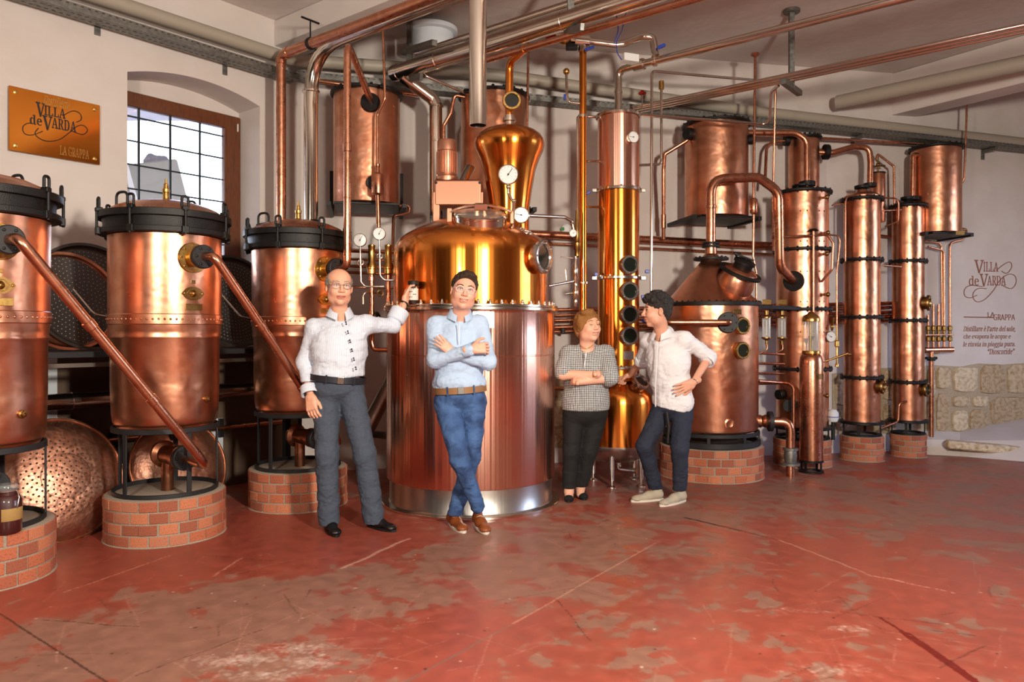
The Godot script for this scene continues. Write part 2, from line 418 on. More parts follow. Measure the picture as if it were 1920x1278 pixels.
# the painted concrete floor: red paint, worn through in patches, with joints, cracks, drips and a chalky stain
const FX0 := -4.6
const FD0 := 2.4
const FW := 11.0
const FDEP := 7.3
func floor_material() -> void:
	var w := 1760
	var h := int(w * FDEP / FW)
	var imgs := []
	for s in [[101, .015, 6], [102, .045, 5], [103, .05, 3], [104, .0018, 3]]:
		var f := FastNoiseLite.new()
		f.seed = s[0]; f.frequency = s[1]; f.fractal_octaves = s[2]; f.noise_type = FastNoiseLite.TYPE_SIMPLEX_SMOOTH
		if s[0] == 101:
			f.domain_warp_enabled = true; f.domain_warp_amplitude = 26; f.domain_warp_frequency = .02; f.domain_warp_fractal_octaves = 4
		imgs.append(f.get_image(w, h, false, false, false).get_data())
	# where the paint is most worn (photograph pixels, radius in metres, strength)
	var bias := []
	for b in [[330, 1130, .5, .26], [540, 1100, .45, .28], [700, 1110, .4, .28], [850, 1065, .45, .22], [980, 1010, .7, .20], [180, 1200, .6, .32], [330, 1230, .6, .34], [620, 1240, .4, .12], [1060, 1120, .6, .2], [1150, 1030, .6, .2], [1330, 960, .9, .2], [1550, 925, 1.2, .22], [1250, 1200, .4, .1], [1750, 960, .8, .12],
		[300, 1020, .9, -.4], [540, 1010, .7, -.38], [120, 1090, .5, -.34], [760, 1200, .35, -.22], [850, 1180, .35, -.22], [1500, 1020, .5, -.2], [1300, 1150, .6, -.12], [1700, 1100, .9, -.15], [640, 1010, .5, -.25], [1000, 1230, .5, -.12]]:
		var p := G(b[0], b[1])
		bias.append([(p.x - FX0) / FW * w, (-p.z - FD0) / FDEP * h, b[2] / FW * w, b[3]])
	var px := PackedByteArray()
	px.resize(w * h * 3)
	var rg := PackedByteArray()
	rg.resize(w * h)
	var low := PackedFloat32Array()
	var lw := w / 16 + 2
	for yy in h / 16 + 2:
		for xx in lw:
			var t := 0.0
			for b in bias:
				var q: float = (Vector2(xx * 16, yy * 16) - Vector2(b[0], b[1])).length_squared() / (b[2] * b[2])
				if q < 6: t += b[3] * exp(-q)
			low.append(t)
	var i := 0
	for y in h:
		for x in w:
			var k := (y >> 4) * lw + (x >> 4)
			var fx := (x & 15) / 16.0
			var fy := (y & 15) / 16.0
			var t := lerpf(lerpf(low[k], low[k + 1], fx), lerpf(low[k + lw], low[k + lw + 1], fx), fy)
			var a: float = imgs[0][i] / 255.0 - .5
			var bb: float = imgs[1][i] / 255.0 - .5
			var c: float = imgs[2][i] / 255.0 - .5
			var e: float = imgs[3][i] / 255.0 - .5
			var worn := clampf((a * 1.15 + bb * .5 + t * .8 - .10) * 20.0, 0, 1)
			var half := clampf((a * .9 + bb * .6 + t + .08) * 4.0, 0, 1) * .4
			worn = maxf(worn, half)
			var g := 1.0 + c * .16 + e * .25 + bb * .12
			px[i * 3] = clampi(int(lerpf(150, 138, worn) * g), 0, 255)
			px[i * 3 + 1] = clampi(int(lerpf(71, 97, worn) * g), 0, 255)
			px[i * 3 + 2] = clampi(int(lerpf(56, 82, worn) * g), 0, 255)
			rg[i] = clampi(int(255 * (.36 + worn * .16 + c * .1 + bb * .12)), 0, 255)
			i += 1
	var im := Image.create_from_data(w, h, false, Image.FORMAT_RGB8, px)
	var rng := RandomNumberGenerator.new()
	rng.seed = 77
	var plot := func(p: Vector3, col: Color, r: float, amount: float):
		var cx := (p.x - FX0) / FW * w; var cy := (-p.z - FD0) / FDEP * h
		for yy in range(int(cy - r), int(cy + r) + 1):
			for xx in range(int(cx - r), int(cx + r) + 1):
				if xx >= 0 and yy >= 0 and xx < w and yy < h and Vector2(xx + .5 - cx, yy + .5 - cy).length() <= r:
					im.set_pixel(xx, yy, im.get_pixel(xx, yy).lerp(col, amount))
	var line := func(a: Vector3, b: Vector3, col: Color, r: float, amount: float, wob: float, gaps: float):
		var steps := int((b - a).length() * 260)
		var off := Vector3.ZERO
		for s in steps:
			off += Vector3(rng.randf_range(-1, 1), 0, rng.randf_range(-1, 1)) * wob
			off *= .985
			if rng.randf() >= gaps: plot.call(a.lerp(b, float(s) / steps) + off, col, r * rng.randf_range(.6, 1.2), amount)
	var pale := Color(.72, .52, .44)
	var dark := Color(.20, .11, .09)
	line.call(G(0, 1150), G(200, 1278), dark, .9, .42, .0003, .05)
	line.call(G(1230, 1017), G(960, 1170), pale, 1.0, .5, .0004, .15)
	line.call(G(960, 1170), G(760, 1278), Color(.5, .36, .32), 1.2, .5, .0004, .1)
	line.call(G(1285, 970), G(1390, 995), dark, 2.0, .75, .001, .1)
	line.call(G(1390, 995), G(1460, 1012), Color(.36, .15, .11), 1.3, .5, .001, .3)
	line.call(G(1460, 1012), G(1640, 1080), pale, 1.6, .45, .002, .3)
	line.call(G(1640, 1080), G(1790, 1112), Color(.85, .68, .6), 1.2, .6, .003, .55)
	line.call(G(1160, 1000), G(1460, 1060), pale, 1.0, .3, .002, .4)
	line.call(G(1650, 1157), G(1700, 1188), Color(.42, .09, .05), 1.3, .85, .0006, .0)
	line.call(G(1700, 1188), G(1830, 1278), Color(.42, .09, .05), 3.2, .85, .001, .0)
	line.call(G(120, 1110), G(320, 1040), Color(.78, .56, .48), 1.0, .5, .0015, .3)
	line.call(G(400, 1080), G(455, 1045), Color(.74, .52, .44), 1.2, .5, .002, .2)
	line.call(G(640, 1065), G(770, 1010), Color(.72, .54, .47), 2.2, .5, .003, .1)
	for s in 150:
		var a := G(rng.randf_range(40, 1900), rng.randf_range(960, 1270))
		var ang := rng.randf_range(0, TAU)
		line.call(a, a + Vector3(cos(ang), 0, sin(ang)) * rng.randf_range(.1, .6), pale if rng.randf() < .75 else dark, .8, rng.randf_range(.08, .3), .0015, .35)
	for s in 110:
		plot.call(G(rng.randf_range(20, 1900), rng.randf_range(940, 1275)), Color(.85, .75, .68) if rng.randf() < .7 else dark, rng.randf_range(.6, 1.4), .6)
	for blob in [[420, 1240, .16, .05, 260], [470, 1232, .12, .05, 200], [560, 1215, .14, .05, 240], [585, 1240, .10, .06, 240], [500, 1265, .2, .04, 200], [1595, 1178, .1, .04, 160], [1560, 1255, .18, .05, 120], [1490, 1145, .2, .04, 90]]:
		var c := G(blob[0], blob[1])
		for s in blob[4]:
			plot.call(c + Vector3(rng.randfn() * blob[2] * .55, 0, rng.randfn() * blob[3] * .6), Color(.82, .76, .72), rng.randf_range(.5, 2.2), rng.randf_range(.05, .2))
	mat("floor_paint", Color(1, 1, 1), 1.0, 0.0, {"albedo_texture": ImageTexture.create_from_image(im), "roughness_texture": ImageTexture.create_from_image(Image.create_from_data(w, h, false, Image.FORMAT_L8, rg)),
		"normal_enabled": true, "normal_texture": noise_tex(512, .02, [], [], 4, 105, 1.5), "normal_scale": .08})
func slab(b: MB, x0: float, x1: float, y0: float, y1: float, xf: Transform3D, depth: float) -> MB:
	return b.prism(PackedVector2Array([Vector2(x0, y0), Vector2(x1, y0), Vector2(x1, y1), Vector2(x0, y1)]), xf, depth)
# a wall panel with rectangular openings [x0, x1, y0, y1], sorted by x
func holed(x0: float, x1: float, top: float, holes: Array, xf: Transform3D, depth: float) -> MB:
	var b := mb()
	var x := x0
	for h in holes:
		slab(b, x, h[0], 0, top, xf, depth)
		slab(b, h[0], h[1], 0, h[2], xf, depth)
		slab(b, h[0], h[1], h[3], top, xf, depth)
		x = h[1]
	return slab(b, x, x1, 0, top, xf, depth)
func plain_window(n: int, h: Array, xf: Transform3D) -> void:
	var w := Node3D.new()
	w.name = "window_%d" % n
	add_child(w)
	w.set_meta("kind", "structure")
	w.transform = xf
	var fr := mb()
	for e in [[h[0], h[2], h[0], h[3]], [h[1], h[2], h[1], h[3]], [h[0], h[2], h[1], h[2]], [h[0], h[3], h[1], h[3]], [(h[0] + h[1]) / 2, h[2], (h[0] + h[1]) / 2, h[3]], [h[0], (h[2] + h[3]) / 2, h[1], (h[2] + h[3]) / 2]]:
		fr.bar(Vector3(e[0], e[1], .1), Vector3(e[2], e[3], .1), .06, .06, Vector3.BACK)
	put("window_frame", fr.mesh(), M.window_wood, w)
	for i in 2: for j in 2:
		var p := mb()
		p.box(at(Vector3(lerpf(h[0], h[1], .25 + .5 * i), lerpf(h[2], h[3], .25 + .5 * j), .1)), Vector3((h[1] - h[0]) / 2 - .06, (h[3] - h[2]) / 2 - .06, .005))
		put("pane", p.mesh(), M.glass, w)

const WIN := [-1.65, -.453]
const CEIL := 4.27
func room() -> void:
	var b := mb()
	# floor: UV covers the worn paint once over the part in view
	var ids := []
	for p in [Vector2(-17.5, 10.5), Vector2(8.2, 10.5), Vector2(8.2, -10.6), Vector2(-17.5, -10.6)]:
		ids.append(b.vert(Vector3(p.x, 0, -p.y), UP, Vector2((p.x - FX0) / FW, (p.y - FD0) / FDEP)))
	b.quad(ids[0], ids[1], ids[2], ids[3])
	b.box(at(Vector3(-4.65, -.106, .05)), Vector3(25.7, .2, 21.1))
	struct("floor", b, M.floor_paint)
	b = mb()
	b.box(at(Vector3(-4.65, CEIL + .15, .05)), Vector3(25.7, .3, 21.1))
	struct("ceiling", b, M.plaster)
	# left wall with an arched window niche
	var f1 := Transform3D(Basis(T1, UP, N1), CORNER - N1 * .4)
	b = mb()
	slab(b, -23.2, WIN[0], 0, CEIL, f1, .4)
	slab(b, WIN[1], .3, 0, CEIL, f1, .4)
	slab(b, WIN[0], WIN[1], 0, 1.75, f1, .4)
	var arch := PackedVector2Array([Vector2(WIN[1], CEIL), Vector2(WIN[0], CEIL)])
	var niche := PackedVector2Array([Vector2(WIN[1], 3.36), Vector2(WIN[0], 3.36)])
	for i in 17:
		var t := i / 16.0
		var q := Vector2(lerpf(WIN[0], WIN[1], t), 3.425 + .10 * (1 - pow(2 * t - 1, 2)))
		arch.append(q); niche.append(q)
	b.prism(arch, f1, .4)
	b.prism(niche, f1, .05)
	struct("wall_left", b, M.plaster)
	var fr := Transform3D(Basis(Vector3(0, 0, -1), UP, Vector3(-1, 0, 0)), Vector3(7.8, 0, 10.4))
	struct("wall_right", holed(-.2, 20.0, CEIL, [[15.2, 17.4, 1.1, 3.4]], fr, .3), M.plaster)
	plain_window(2, [15.2, 17.4, 1.1, 3.4], fr)
	var ff := Transform3D(Basis(Vector3(1, 0, 0), UP, Vector3(0, 0, -1)), Vector3(-17.0, 0, 10.3))
	struct("wall_front", slab(mb(), 0, 25, 0, CEIL, ff, .3), M.plaster)
	var f2 := Transform3D(Basis(T2, UP, N2), CORNER - N2 * .4)
	b = mb()
	slab(b, -.3, 10.2, 0, CEIL, f2, .4)
	var wb := struct("wall_back", b, M.plaster)
	stones(wb)
	# ceiling beams
	b = mb()
	var q := W1(514, 86)
	b.box(Transform3D(Basis(T1, UP, N1), Vector3(q.x, (q.y + CEIL) / 2, q.z) + N1 * 4.9 + T1 * .17), Vector3(.34, CEIL - q.y, 10.0), .012)
	struct("trim_1", b, M.plaster)
	b = mb()
	var e0 := W2(1672, 216)
	var e1 := on_plane(1920, 155, Vector3(0, e0.y, 0), UP)
	var d := (e1 - e0).normalized()
	var sd := d.cross(UP)
	if sd.x < 0: sd = -sd
	b.box(Transform3D(Basis(sd, UP, sd.cross(UP)), Vector3(e0.x, (e0.y + CEIL) / 2, e0.z) + d * 3.6 + sd * .15), Vector3(.30, CEIL - e0.y, 7.6), .012)
	struct("trim_2", b, M.plaster)
	# plastered footing at the foot of the back wall, growing deeper to the right
	b = mb()
	var foot := [G(1722, 851), G(1800, 855), G(1920, 865), G(2060, 874)]
	var tops := [W2(1722, 806), W2(1800, 808), W2(1920, 782), W2(2060, 765)]
	for i in 3:
		var a0: Vector3 = foot[i]; var a1: Vector3 = foot[i + 1]
		var u0: Vector3 = tops[i]; var u1: Vector3 = tops[i + 1]
		var m0 := a0.lerp(u0, .25) + UP * .10; var m1 := a1.lerp(u1, .25) + UP * .10
		for s in [[a0, a1, m1, m0], [m0, m1, u1, u0]]:
			b.face(s, (s[1] - s[0]).cross(s[3] - s[0]).normalized())
	b.face([foot[0], foot[0].lerp(tops[0], .25) + UP * .1, tops[0]])
	struct("baseboard_back", b, M.plaster)
	window_one(f1)
	ducts()

func window_one(f1: Transform3D) -> void:
	var w := Node3D.new()
	w.name = "window_1"
	add_child(w)
	w.set_meta("kind", "structure")
	w.transform = f1
	var x0: float = WIN[0]; var x1: float = WIN[1] - .005
	var fr := mb()
	for e in [[x0 + .045, 1.75, x0 + .045, 3.37, .09], [x1 - .08, 1.75, x1 - .08, 3.37, .16]]:
		fr.box(at(Vector3(e[0], (e[1] + e[3]) / 2, .06)), Vector3(e[4], e[3] - e[1], .07), .008)
	fr.box(at(Vector3((x0 + x1) / 2, 3.31, .06)), Vector3(x1 - x0 - .02, .125, .066), .008)
	fr.box(at(Vector3((x0 + x1) / 2, 1.80, .06)), Vector3(x1 - x0 - .02, .10, .066), .008)
	fr.box(at(Vector3(x1 - .155, 2.55, .085)), Vector3(.03, 1.4, .03), .006)
	put("window_frame", fr.mesh(), M.window_wood, w)
	put("hinge_cap", mb().box(at(Vector3(x1 - .035, 3.27, .1)), Vector3(.012, .075, .012), .003).mesh(), M.dial, w)
	put("window_sill", mb().box(at(Vector3((x0 + x1) / 2, 1.755, .23)), Vector3(x1 - x0, .03, .30), .006).mesh(), M.plaster, w)
	var xs := [x0 + .085, -1.40, -1.125, -.85, x1 - .165]
	var ys := [3.25, 3.17, 2.965, 2.765, 2.56, 2.36, 2.16, 1.96, 1.85]
	for i in range(1, 4):
		put("lead_bar", mb().bar(Vector3(xs[i], 1.85, .06), Vector3(xs[i], 3.25, .06), .016, .02, Vector3.RIGHT).mesh(), M.lead, w)
	for j in range(1, 8):
		put("lead_bar", mb().bar(Vector3(xs[0], ys[j], .06), Vector3(xs[4], ys[j], .06), .012, .018, UP).mesh(), M.lead, w)
	for i in 4: for j in 8:
		put("pane", mb().box(at(Vector3((xs[i] + xs[i + 1]) / 2, (ys[j] + ys[j + 1]) / 2, .055)), Vector3(xs[i + 1] - xs[i] - .01, ys[j] - ys[j + 1] - .01, .005)).mesh(), M.glass, w)
	# the yard outside
	var o := thing("metal_hood", "pale grey slanting metal hood seen through the leaded window", "hood", f1 * at(Vector3(-.3, 0, -1.8)), "", true)
	part("panel", mb().box(Transform3D(Basis(Vector3.FORWARD, -.28), Vector3(.15, 1.93, 0)), Vector3(.62, 2.6, .5), .02), M.outside_grey, o)
	part("edge_strip", mb().box(Transform3D(Basis(Vector3.FORWARD, -.28), Vector3(-.15, 1.93, .26)), Vector3(.05, 2.6, .03), .005), M.outside_white, o)
	part("stand", mb().box(at(Vector3(.1, .45, 0)), Vector3(.5, .9, .4), .02), M.outside_grey, o)
	var t := mb()
	for k in 9:
		t.ball(V(283 + 8 * (k % 4), 306 - 5 * (k / 4), 8.45), .085 - .004 * k, 10)
	single("blue_tarpaulin", t, M.outside_blue, "crumpled blue tarpaulin on top of the hood outside the window", "tarpaulin")
	var g := mb()
	g.box(f1 * at(Vector3(-3, 0.0, -4.0)), Vector3(14, .1, 7.0))
	var yard := struct("floor_yard", g, M.outside_white)
	yard.position.y = -.06

func stones(wb: MeshInstance3D) -> void:
	var rng := RandomNumberGenerator.new()
	rng.seed = 5
	var poly := func(pts: Array) -> PackedVector2Array:
		var r := PackedVector2Array()
		for p in pts:
			var w := W2(p[0], p[1]) - CORNER
			r.append(Vector2(w.dot(T2), w.y))
		return r
	var bed := func(pts: Array): put("mortar_bed", mb().prism(poly.call(pts), Transform3D(Basis(T2, UP, N2), CORNER - N2 * .02), .032).mesh(), M.wall_mortar, wb)
	bed.call([[1560, 700], [1650, 690], [1752, 684], [1800, 687], [1835, 681], [1880, 683], [1960, 678], [2060, 680], [2060, 775], [1920, 792], [1870, 803], [1800, 812], [1752, 814], [1640, 812], [1560, 812]])
	bed.call([[1030, 690], [1062, 688], [1062, 840], [1030, 838]])
	# stones as outlines on crop pixels of the photograph: x0, y0, x1, y1
	var k := 0
	for s in [[1753, 687, 1779, 728], [1784, 686, 1831, 735], [1835, 682, 1881, 738], [1885, 681, 1935, 738], [1940, 684, 2000, 735], [1753, 734, 1778, 810], [1783, 741, 1817, 762], [1821, 741, 1849, 762], [1853, 742, 1930, 800], [1935, 742, 2000, 790], [1782, 767, 1811, 808], [1815, 766, 1850, 806],
		[1652, 692, 1676, 750], [1736, 690, 1750, 745], [1652, 756, 1676, 808], [1735, 750, 1749, 806], [1565, 703, 1590, 760], [1565, 765, 1590, 808], [1034, 694, 1060, 745], [1034, 750, 1060, 800], [1034, 804, 1060, 834]]:
		var pts := []
		var cx: float = (s[0] + s[2]) / 2.0; var cy: float = (s[1] + s[3]) / 2.0
		var nn := 14
		for i in nn:
			var a := TAU * i / nn + .12
			var ca := cos(a); var sa := sin(a)
			var rr := pow(pow(absf(ca), 7) + pow(absf(sa), 7), -1.0 / 7) * rng.randf_range(.93, 1.0)
			pts.append([cx + ca * rr * (s[2] - s[0]) / 2, cy + sa * rr * (s[3] - s[1]) / 2])
		var pl: PackedVector2Array = poly.call(pts)
		var c := Vector2.ZERO
		for p in pl: c += p / pl.size()
		var m := mb()
		var fr := Transform3D(Basis(T2, UP, N2), CORNER)
		var h := rng.randf_range(.03, .05)
		# rim, shoulder and a bumpy face
		var rings := []
		for lv in [[1.0, .008], [.95, h * .8], [.62, h], [.0, h]]:
			var row := []
			for p in pl:
				row.append(fr * Vector3(lerpf(c.x, p.x, lv[0]), lerpf(c.y, p.y, lv[0]), lv[1] + (rng.randf_range(-.008, .008) if lv[0] < .99 and lv[0] > .1 else 0.0)))
			rings.append(row)
		for j in 3:
			for i in nn:
				var i2: int = (i + 1) % nn
				var f := [rings[j][i], rings[j][i2], rings[j + 1][i2], rings[j + 1][i]]
				if j == 2: f = [rings[2][i], rings[2][i2], rings[3][0]]
				var fn: Vector3 = (f[1] - f[0]).cross(f[2] - f[0]).normalized()
				if fn.dot(N2) < 0: fn = -fn
				m.face(f, fn)
		put("stone", m.mesh(), M["stone_%d" % (k % 3)], wb)
		k += 1
	# the worn stone log lying on the footing
	var lg := mb()
	var a := W2(1772, 832, .40); var b2 := W2(1990, 852, .80)
	var sd := (b2 - a).normalized()
	lg.box(Transform3D(Basis(sd, UP, sd.cross(UP)), (a + b2) / 2), Vector3((b2 - a).length(), .10, .14), .03)
	single("stone_sill", lg, M.stone_1, "long worn stone sill lying on the white plastered footing", "stone")

func ducts() -> void:
	# grey pipe high on both walls
	var b := mb()
	var l0 := W1(219, 6, .16); var l1 := W1(547, 112, .16)
	var r1 := W2(1920, 268, .16); var r0 := W2(930, 140, .16)
	b.tube([l0 + (l0 - l1) * 1.5, l0, l1, r0, W2(1400, 207, .16), r1, r1 + (r1 - r0) * .12], .058, 16, .12)
	single("grey_pipe", b, M.pvc, "long grey plastic pipe running high along both walls", "pipe")
	b = mb()
	var a := W2(1570, 192, .22); var e := on_plane(1920, 118, Vector3(0, a.y, 0), UP)
	b.tube([a, e, e + (e - a)], .075, 18)
	var ww := single("grey_pipe", b, M.pvc, "thick grey plastic pipe along the side of the ceiling beam", "pipe")
	part_ring(ww, a.lerp(e, .62), e - a, .077, .02)
	# perforated cable trays
	for s in [[W1(53, 2, .14), W1(551, 153, .14), N1, T1, "perforated zinc cable tray high on the wall with the window", -1.6], [W2(556, 148, .12), W2(1900, 281, .12), N2, T2, "perforated zinc cable tray along the back wall behind the tanks", 0.0]]:
		var p0: Vector3 = s[0]; var p1: Vector3 = s[1]
		var ln := (p1 - p0).length()
		var dir := (p1 - p0).normalized()
		if s[5] < 0: p0 += dir * s[5]
		else: p1 += dir * .9
		ln = (p1 - p0).length()
		var t := thing("cable_tray", s[4], "cable tray", at(p0))
		var nn: Vector3 = s[2]
		part("tray_floor", mb().bar(p0, p1, .16, .004, nn), M.zinc, t)
		for sg in [-1, 1]:
			part("tray_side", mb().bar(p0 + nn * .08 * sg + UP * .03, p1 + nn * .08 * sg + UP * .03, .06, .004, UP), M.zinc, t)
		var sl := mb()
		for k in int(ln / .05):
			var c := p0 + dir * (.025 + .05 * k)
			sl.box(Transform3D(Basis(dir, UP, dir.cross(UP)), c + nn * .0815 + UP * .045), Vector3(.02, .006, .003))
			sl.box(Transform3D(Basis(dir, UP, dir.cross(UP)), c + nn * .04 - UP * .002), Vector3(.025, .003, .006))
			sl.box(Transform3D(Basis(dir, UP, dir.cross(UP)), c - nn * .03 - UP * .002), Vector3(.025, .003, .006))
		part("slot", sl, M.ink, t).set_meta("kind", "stuff")
	for s in [[W1(182, 52), N1, "above the copper sign"], [W1(421, 128), N1, "above the arched window niche"], [W2(1598, 268), N2, "beside the narrow cooling tank"], [W2(1842, 290), N2, "above the wall lettering"], [W2(985, 205), N2, "behind the onion-shaped still head"]]:
		var p: Vector3 = s[0]; var nn: Vector3 = s[1]
		var t := thing("tray_bracket", "small grey steel bracket holding a cable tray " + s[2], "bracket", at(p), "brackets under the cable trays")
		part("arm", mb().bar(p + UP * .03, p + nn * .2 + UP * .03, .035, .03, UP), M.zinc, t)
		part("wall_plate", mb().bar(p + nn * .006 - UP * .06, p + nn * .006 + UP * .06, .045, .01, nn.cross(UP)), M.zinc, t)
func part_ring(o: MeshInstance3D, c: Vector3, dir: Vector3, r: float, h: float) -> void:
	put("joint", mb().lathe(along(c - o.position, dir), [Vector2(r - .01, 0), Vector2(r, 0), Vector2(r, h), Vector2(r - .01, h)], 18).mesh(), o.material_override, o)
func P2(a: Array) -> Array:
	var r := []
	for i in range(0, a.size(), 2): r.append(Vector2(a[i], a[i + 1]))
	return r
func base_at(px: float, rho: float, ang: float) -> Vector3:
	return Vector3(sin(ang) * rho, 0, -cos(ang) * rho)
# a round plinth of bricks in courses; each brick is a part
func plinth(c: Vector3, r: float, h: float, courses: int, per: int, label: String, seed_: int) -> Node3D:
	var t := thing("brick_plinth", label, "plinth", at(c), "", true)
	part("mortar_core", mb().lathe(at(Vector3.ZERO), P2([0, 0, r + .006, 0, r - .006, .012, r - .006, h - .006, r - .014, h, 0, h]), 64), M.mortar, t)
	var ch := h / courses
	var m := mb()
	var n := 4
	var a1 := TAU / per - .012 / r
	var rows := [[r - .05, .006, 0], [r - .002, .006, 1], [r, .009, 1], [r, ch - .009, 1], [r - .003, ch - .005, 2], [r - .06, ch - .005, 2]]
	for j in rows.size() - 1:
		var ra: Array = rows[j]; var rb: Array = rows[j + 1]
		var q := []
		for k in n + 1:
			var a := -a1 / 2 + a1 * k / n
			var d := Vector3(cos(a), 0, sin(a))
			var nn := d if j == 2 else (d + UP * (.8 if j > 2 else -.8)).normalized()
			q.append([m.vert(d * ra[0] + UP * ra[1], nn), m.vert(d * rb[0] + UP * rb[1], nn)])
		for k in n: m.quad(q[k][0], q[k + 1][0], q[k + 1][1], q[k][1])
	for s in [-1, 1]:
		var a: float = s * a1 / 2
		var d := Vector3(cos(a), 0, sin(a))
		m.face([d * (r - .05) + UP * .006, d * r + UP * .006, d * r + UP * (ch - .006), d * (r - .05) + UP * (ch - .006)], Vector3(-sin(a), 0, cos(a)) * s)
	var mesh := m.mesh()
	var rng := RandomNumberGenerator.new()
	rng.seed = seed_
	for i in courses:
		for k in per:
			var b := put("brick", mesh, M["brick_%d" % rng.randi_range(0, 4)], t)
			var a := TAU * (k + .5 * (i % 2)) / per + rng.randf_range(-.01, .01)
			b.transform = Transform3D(Basis(UP, -a), UP * ch * i + Vector3(cos(a), 0, sin(a)) * rng.randf_range(-.003, .003))
	return t
func iron_stand(t: Node3D, r: float, y0: float, y1: float, legs: int, a0: float) -> void:
	part("stand_ring", mb().ring(at(UP * y0), r - .012, r, .028), M.iron_flat, t)
	part("stand_ring", mb().ring(at(UP * (y1 - .03)), r - .012, r + .004, .034), M.iron_flat, t)
	for k in legs:
		var d := Vector3(cos(a0 + TAU * k / legs), 0, sin(a0 + TAU * k / legs)) * (r - .006)
		part("leg", mb().bar(d + UP * y0, d + UP * y1, .032, .012, d.cross(UP), .003), M.iron_flat, t)
func bolts(xf: Transform3D, R: float, r: float, n: int, h: float) -> MB:
	var b := mb()
	for k in n:
		var a := TAU * k / n
		b.lathe(xf * at(Vector3(cos(a) * R, 0, sin(a) * R)), P2([r, 0, r, h * .7, r * .6, h, 0, h]), 6)
	return b
const ROW := [[-2.967, 4.2], [-2.33, 5.10], [-1.693, 6.0]]
func still_pos(i: int) -> Vector3:
	return Vector3(ROW[i][0], 0, -ROW[i][1])
func loop(b: MB, c: Vector3, side: Vector3, w: float, h: float, r: float) -> void:
	b.tube([c - side * w, c - side * w + UP * h, c + side * w + UP * h, c + side * w], r, 8, w * .95)
func steam_still(i: int, label: String, plinth_label: String) -> void:
	var p := still_pos(i)
	plinth(p, .378, .292, 4, 20, plinth_label, 20 + i)
	var t := thing("copper_still", label, "still", Transform3D(Basis(T1, UP, N1), p + UP * .292), "", true)
	var B := -.292
	iron_stand(t, .33, 0.0, .44, 5, .35)
	part("boiler_body", mb().lathe(at(UP * B), P2([0, .715, .25, .715, .30, .73, .322, .765, .33, .82, .336, 1.0, .338, 1.30, .344, 1.312, .346, 1.325, .342, 1.335, .345, 1.36, .349, 1.40, .355, 1.405, .355, 1.465, .350, 1.47, .352, 1.98]), 72), M.copper_old, t)
	var rv := mb()
	for k in 64:
		var a := TAU * k / 64
		rv.ball(Vector3(cos(a) * .354, 1.435 + B, sin(a) * .354), .0085, 6)
	part("rivet_row", rv, M.copper_old, t)
	part("lower_flange", mb().ring(at(UP * (1.985 + B)), .345, .408, .035, 56), M.iron, t)
	part("gasket", mb().lathe(at(UP * (2.0 + B)), P2([.385, 0, .378, .05, .385, .1]), 56), M.iron, t)
	part("upper_flange", mb().ring(at(UP * (2.085 + B)), .34, .415, .045, 56), M.iron, t)
	for k in 8:
		var a := TAU * (k + .25) / 8
		var d := Vector3(cos(a), 0, sin(a))
		var sd := d.cross(UP)
		var c := mb()
		c.tube([d * .418 + UP * (1.97 + B), d * .418 + UP * (2.14 + B)], .009, 8)
		c.box(Transform3D(Basis(sd, UP, d), d * .412 + UP * (2.0 + B)), Vector3(.045, .05, .03), .006)
		c.box(Transform3D(Basis(sd, UP, d), d * .405 + UP * (2.135 + B)), Vector3(.04, .03, .045), .006)
		loop(c, d * .408 + UP * (2.145 + B), sd, .02, .065, .0085)
		part("clamp", c, M.iron, t)
	part("lid", mb().lathe(at(UP * B), P2([.385, 2.128, .37, 2.135, .33, 2.165, .25, 2.20, .13, 2.228, 0, 2.235]), 64, 0.0, TAU, .6), M.copper_pipe, t)
	for s in [-1, 1]:
		var c := mb()
		loop(c, Vector3(.235 * s, 2.19 + B, -.12), Vector3(.3, 0, 1).normalized(), .05, .085, .009)
		c.bar(Vector3(.235 * s, 2.19 + B, -.2), Vector3(.235 * s, 2.195 + B, -.04), .03, .012, Vector3.RIGHT)
		part("handle", c, M.iron, t)
	var vl := mb()
	vl.lathe(at(UP * (2.228 + B)), P2([.034, 0, .034, .012, .022, .02, .02, .06, .025, .065, .025, .085, .017, .09, .015, .12, .008, .125, .007, .155, 0, .155]), 16)
	part("vent_valve", vl, M.brass, t)
	# neck towards the room
	var z0 := Transform3D(Basis(Vector3.RIGHT, PI / 2), Vector3(0, 1.83 + B, .335))
	var nf := part("neck_flange", mb().lathe(z0, P2([0, 0, .098, 0, .10, .012, .095, .02, .055, .024, .05, .06, .062, .07, .062, .09, .048, .095, .046, .125]), 32), M.brass, t)
	part("bolt", bolts(z0 * at(UP * .018), .08, .008, 8, .012), M.brass, nf)
	var cap := part("neck_cap", mb().cyl(z0 * at(UP * .115), .076, .045, 32, .006), M.iron_flat, t)
	part("bolt", bolts(z0 * at(UP * .158), .055, .009, 6, .01), M.iron, cap)
	# plates and emblem under the neck
	part("small_plate", mb().box(at(Vector3(0, 1.675 + B, .352)), Vector3(.032, .022, .006), .002), M.brass_dark, t)
	var em := mb()
	em.prism(PackedVector2Array([Vector2(-.075, 0), Vector2(-.05, .03), Vector2(-.02, .044), Vector2(.02, .044), Vector2(.05, .03), Vector2(.075, 0), Vector2(.05, -.03), Vector2(.02, -.044), Vector2(-.02, -.044), Vector2(-.05, -.03)]), at(Vector3(0, 1.60 + B, .338)), .016)
	var emb := part("emblem", em, M.brass_dark, t)
	var boss := mb().ball(Vector3(0, 1.60 + B, .352), .024, 14, Vector3(1, 1, .5))
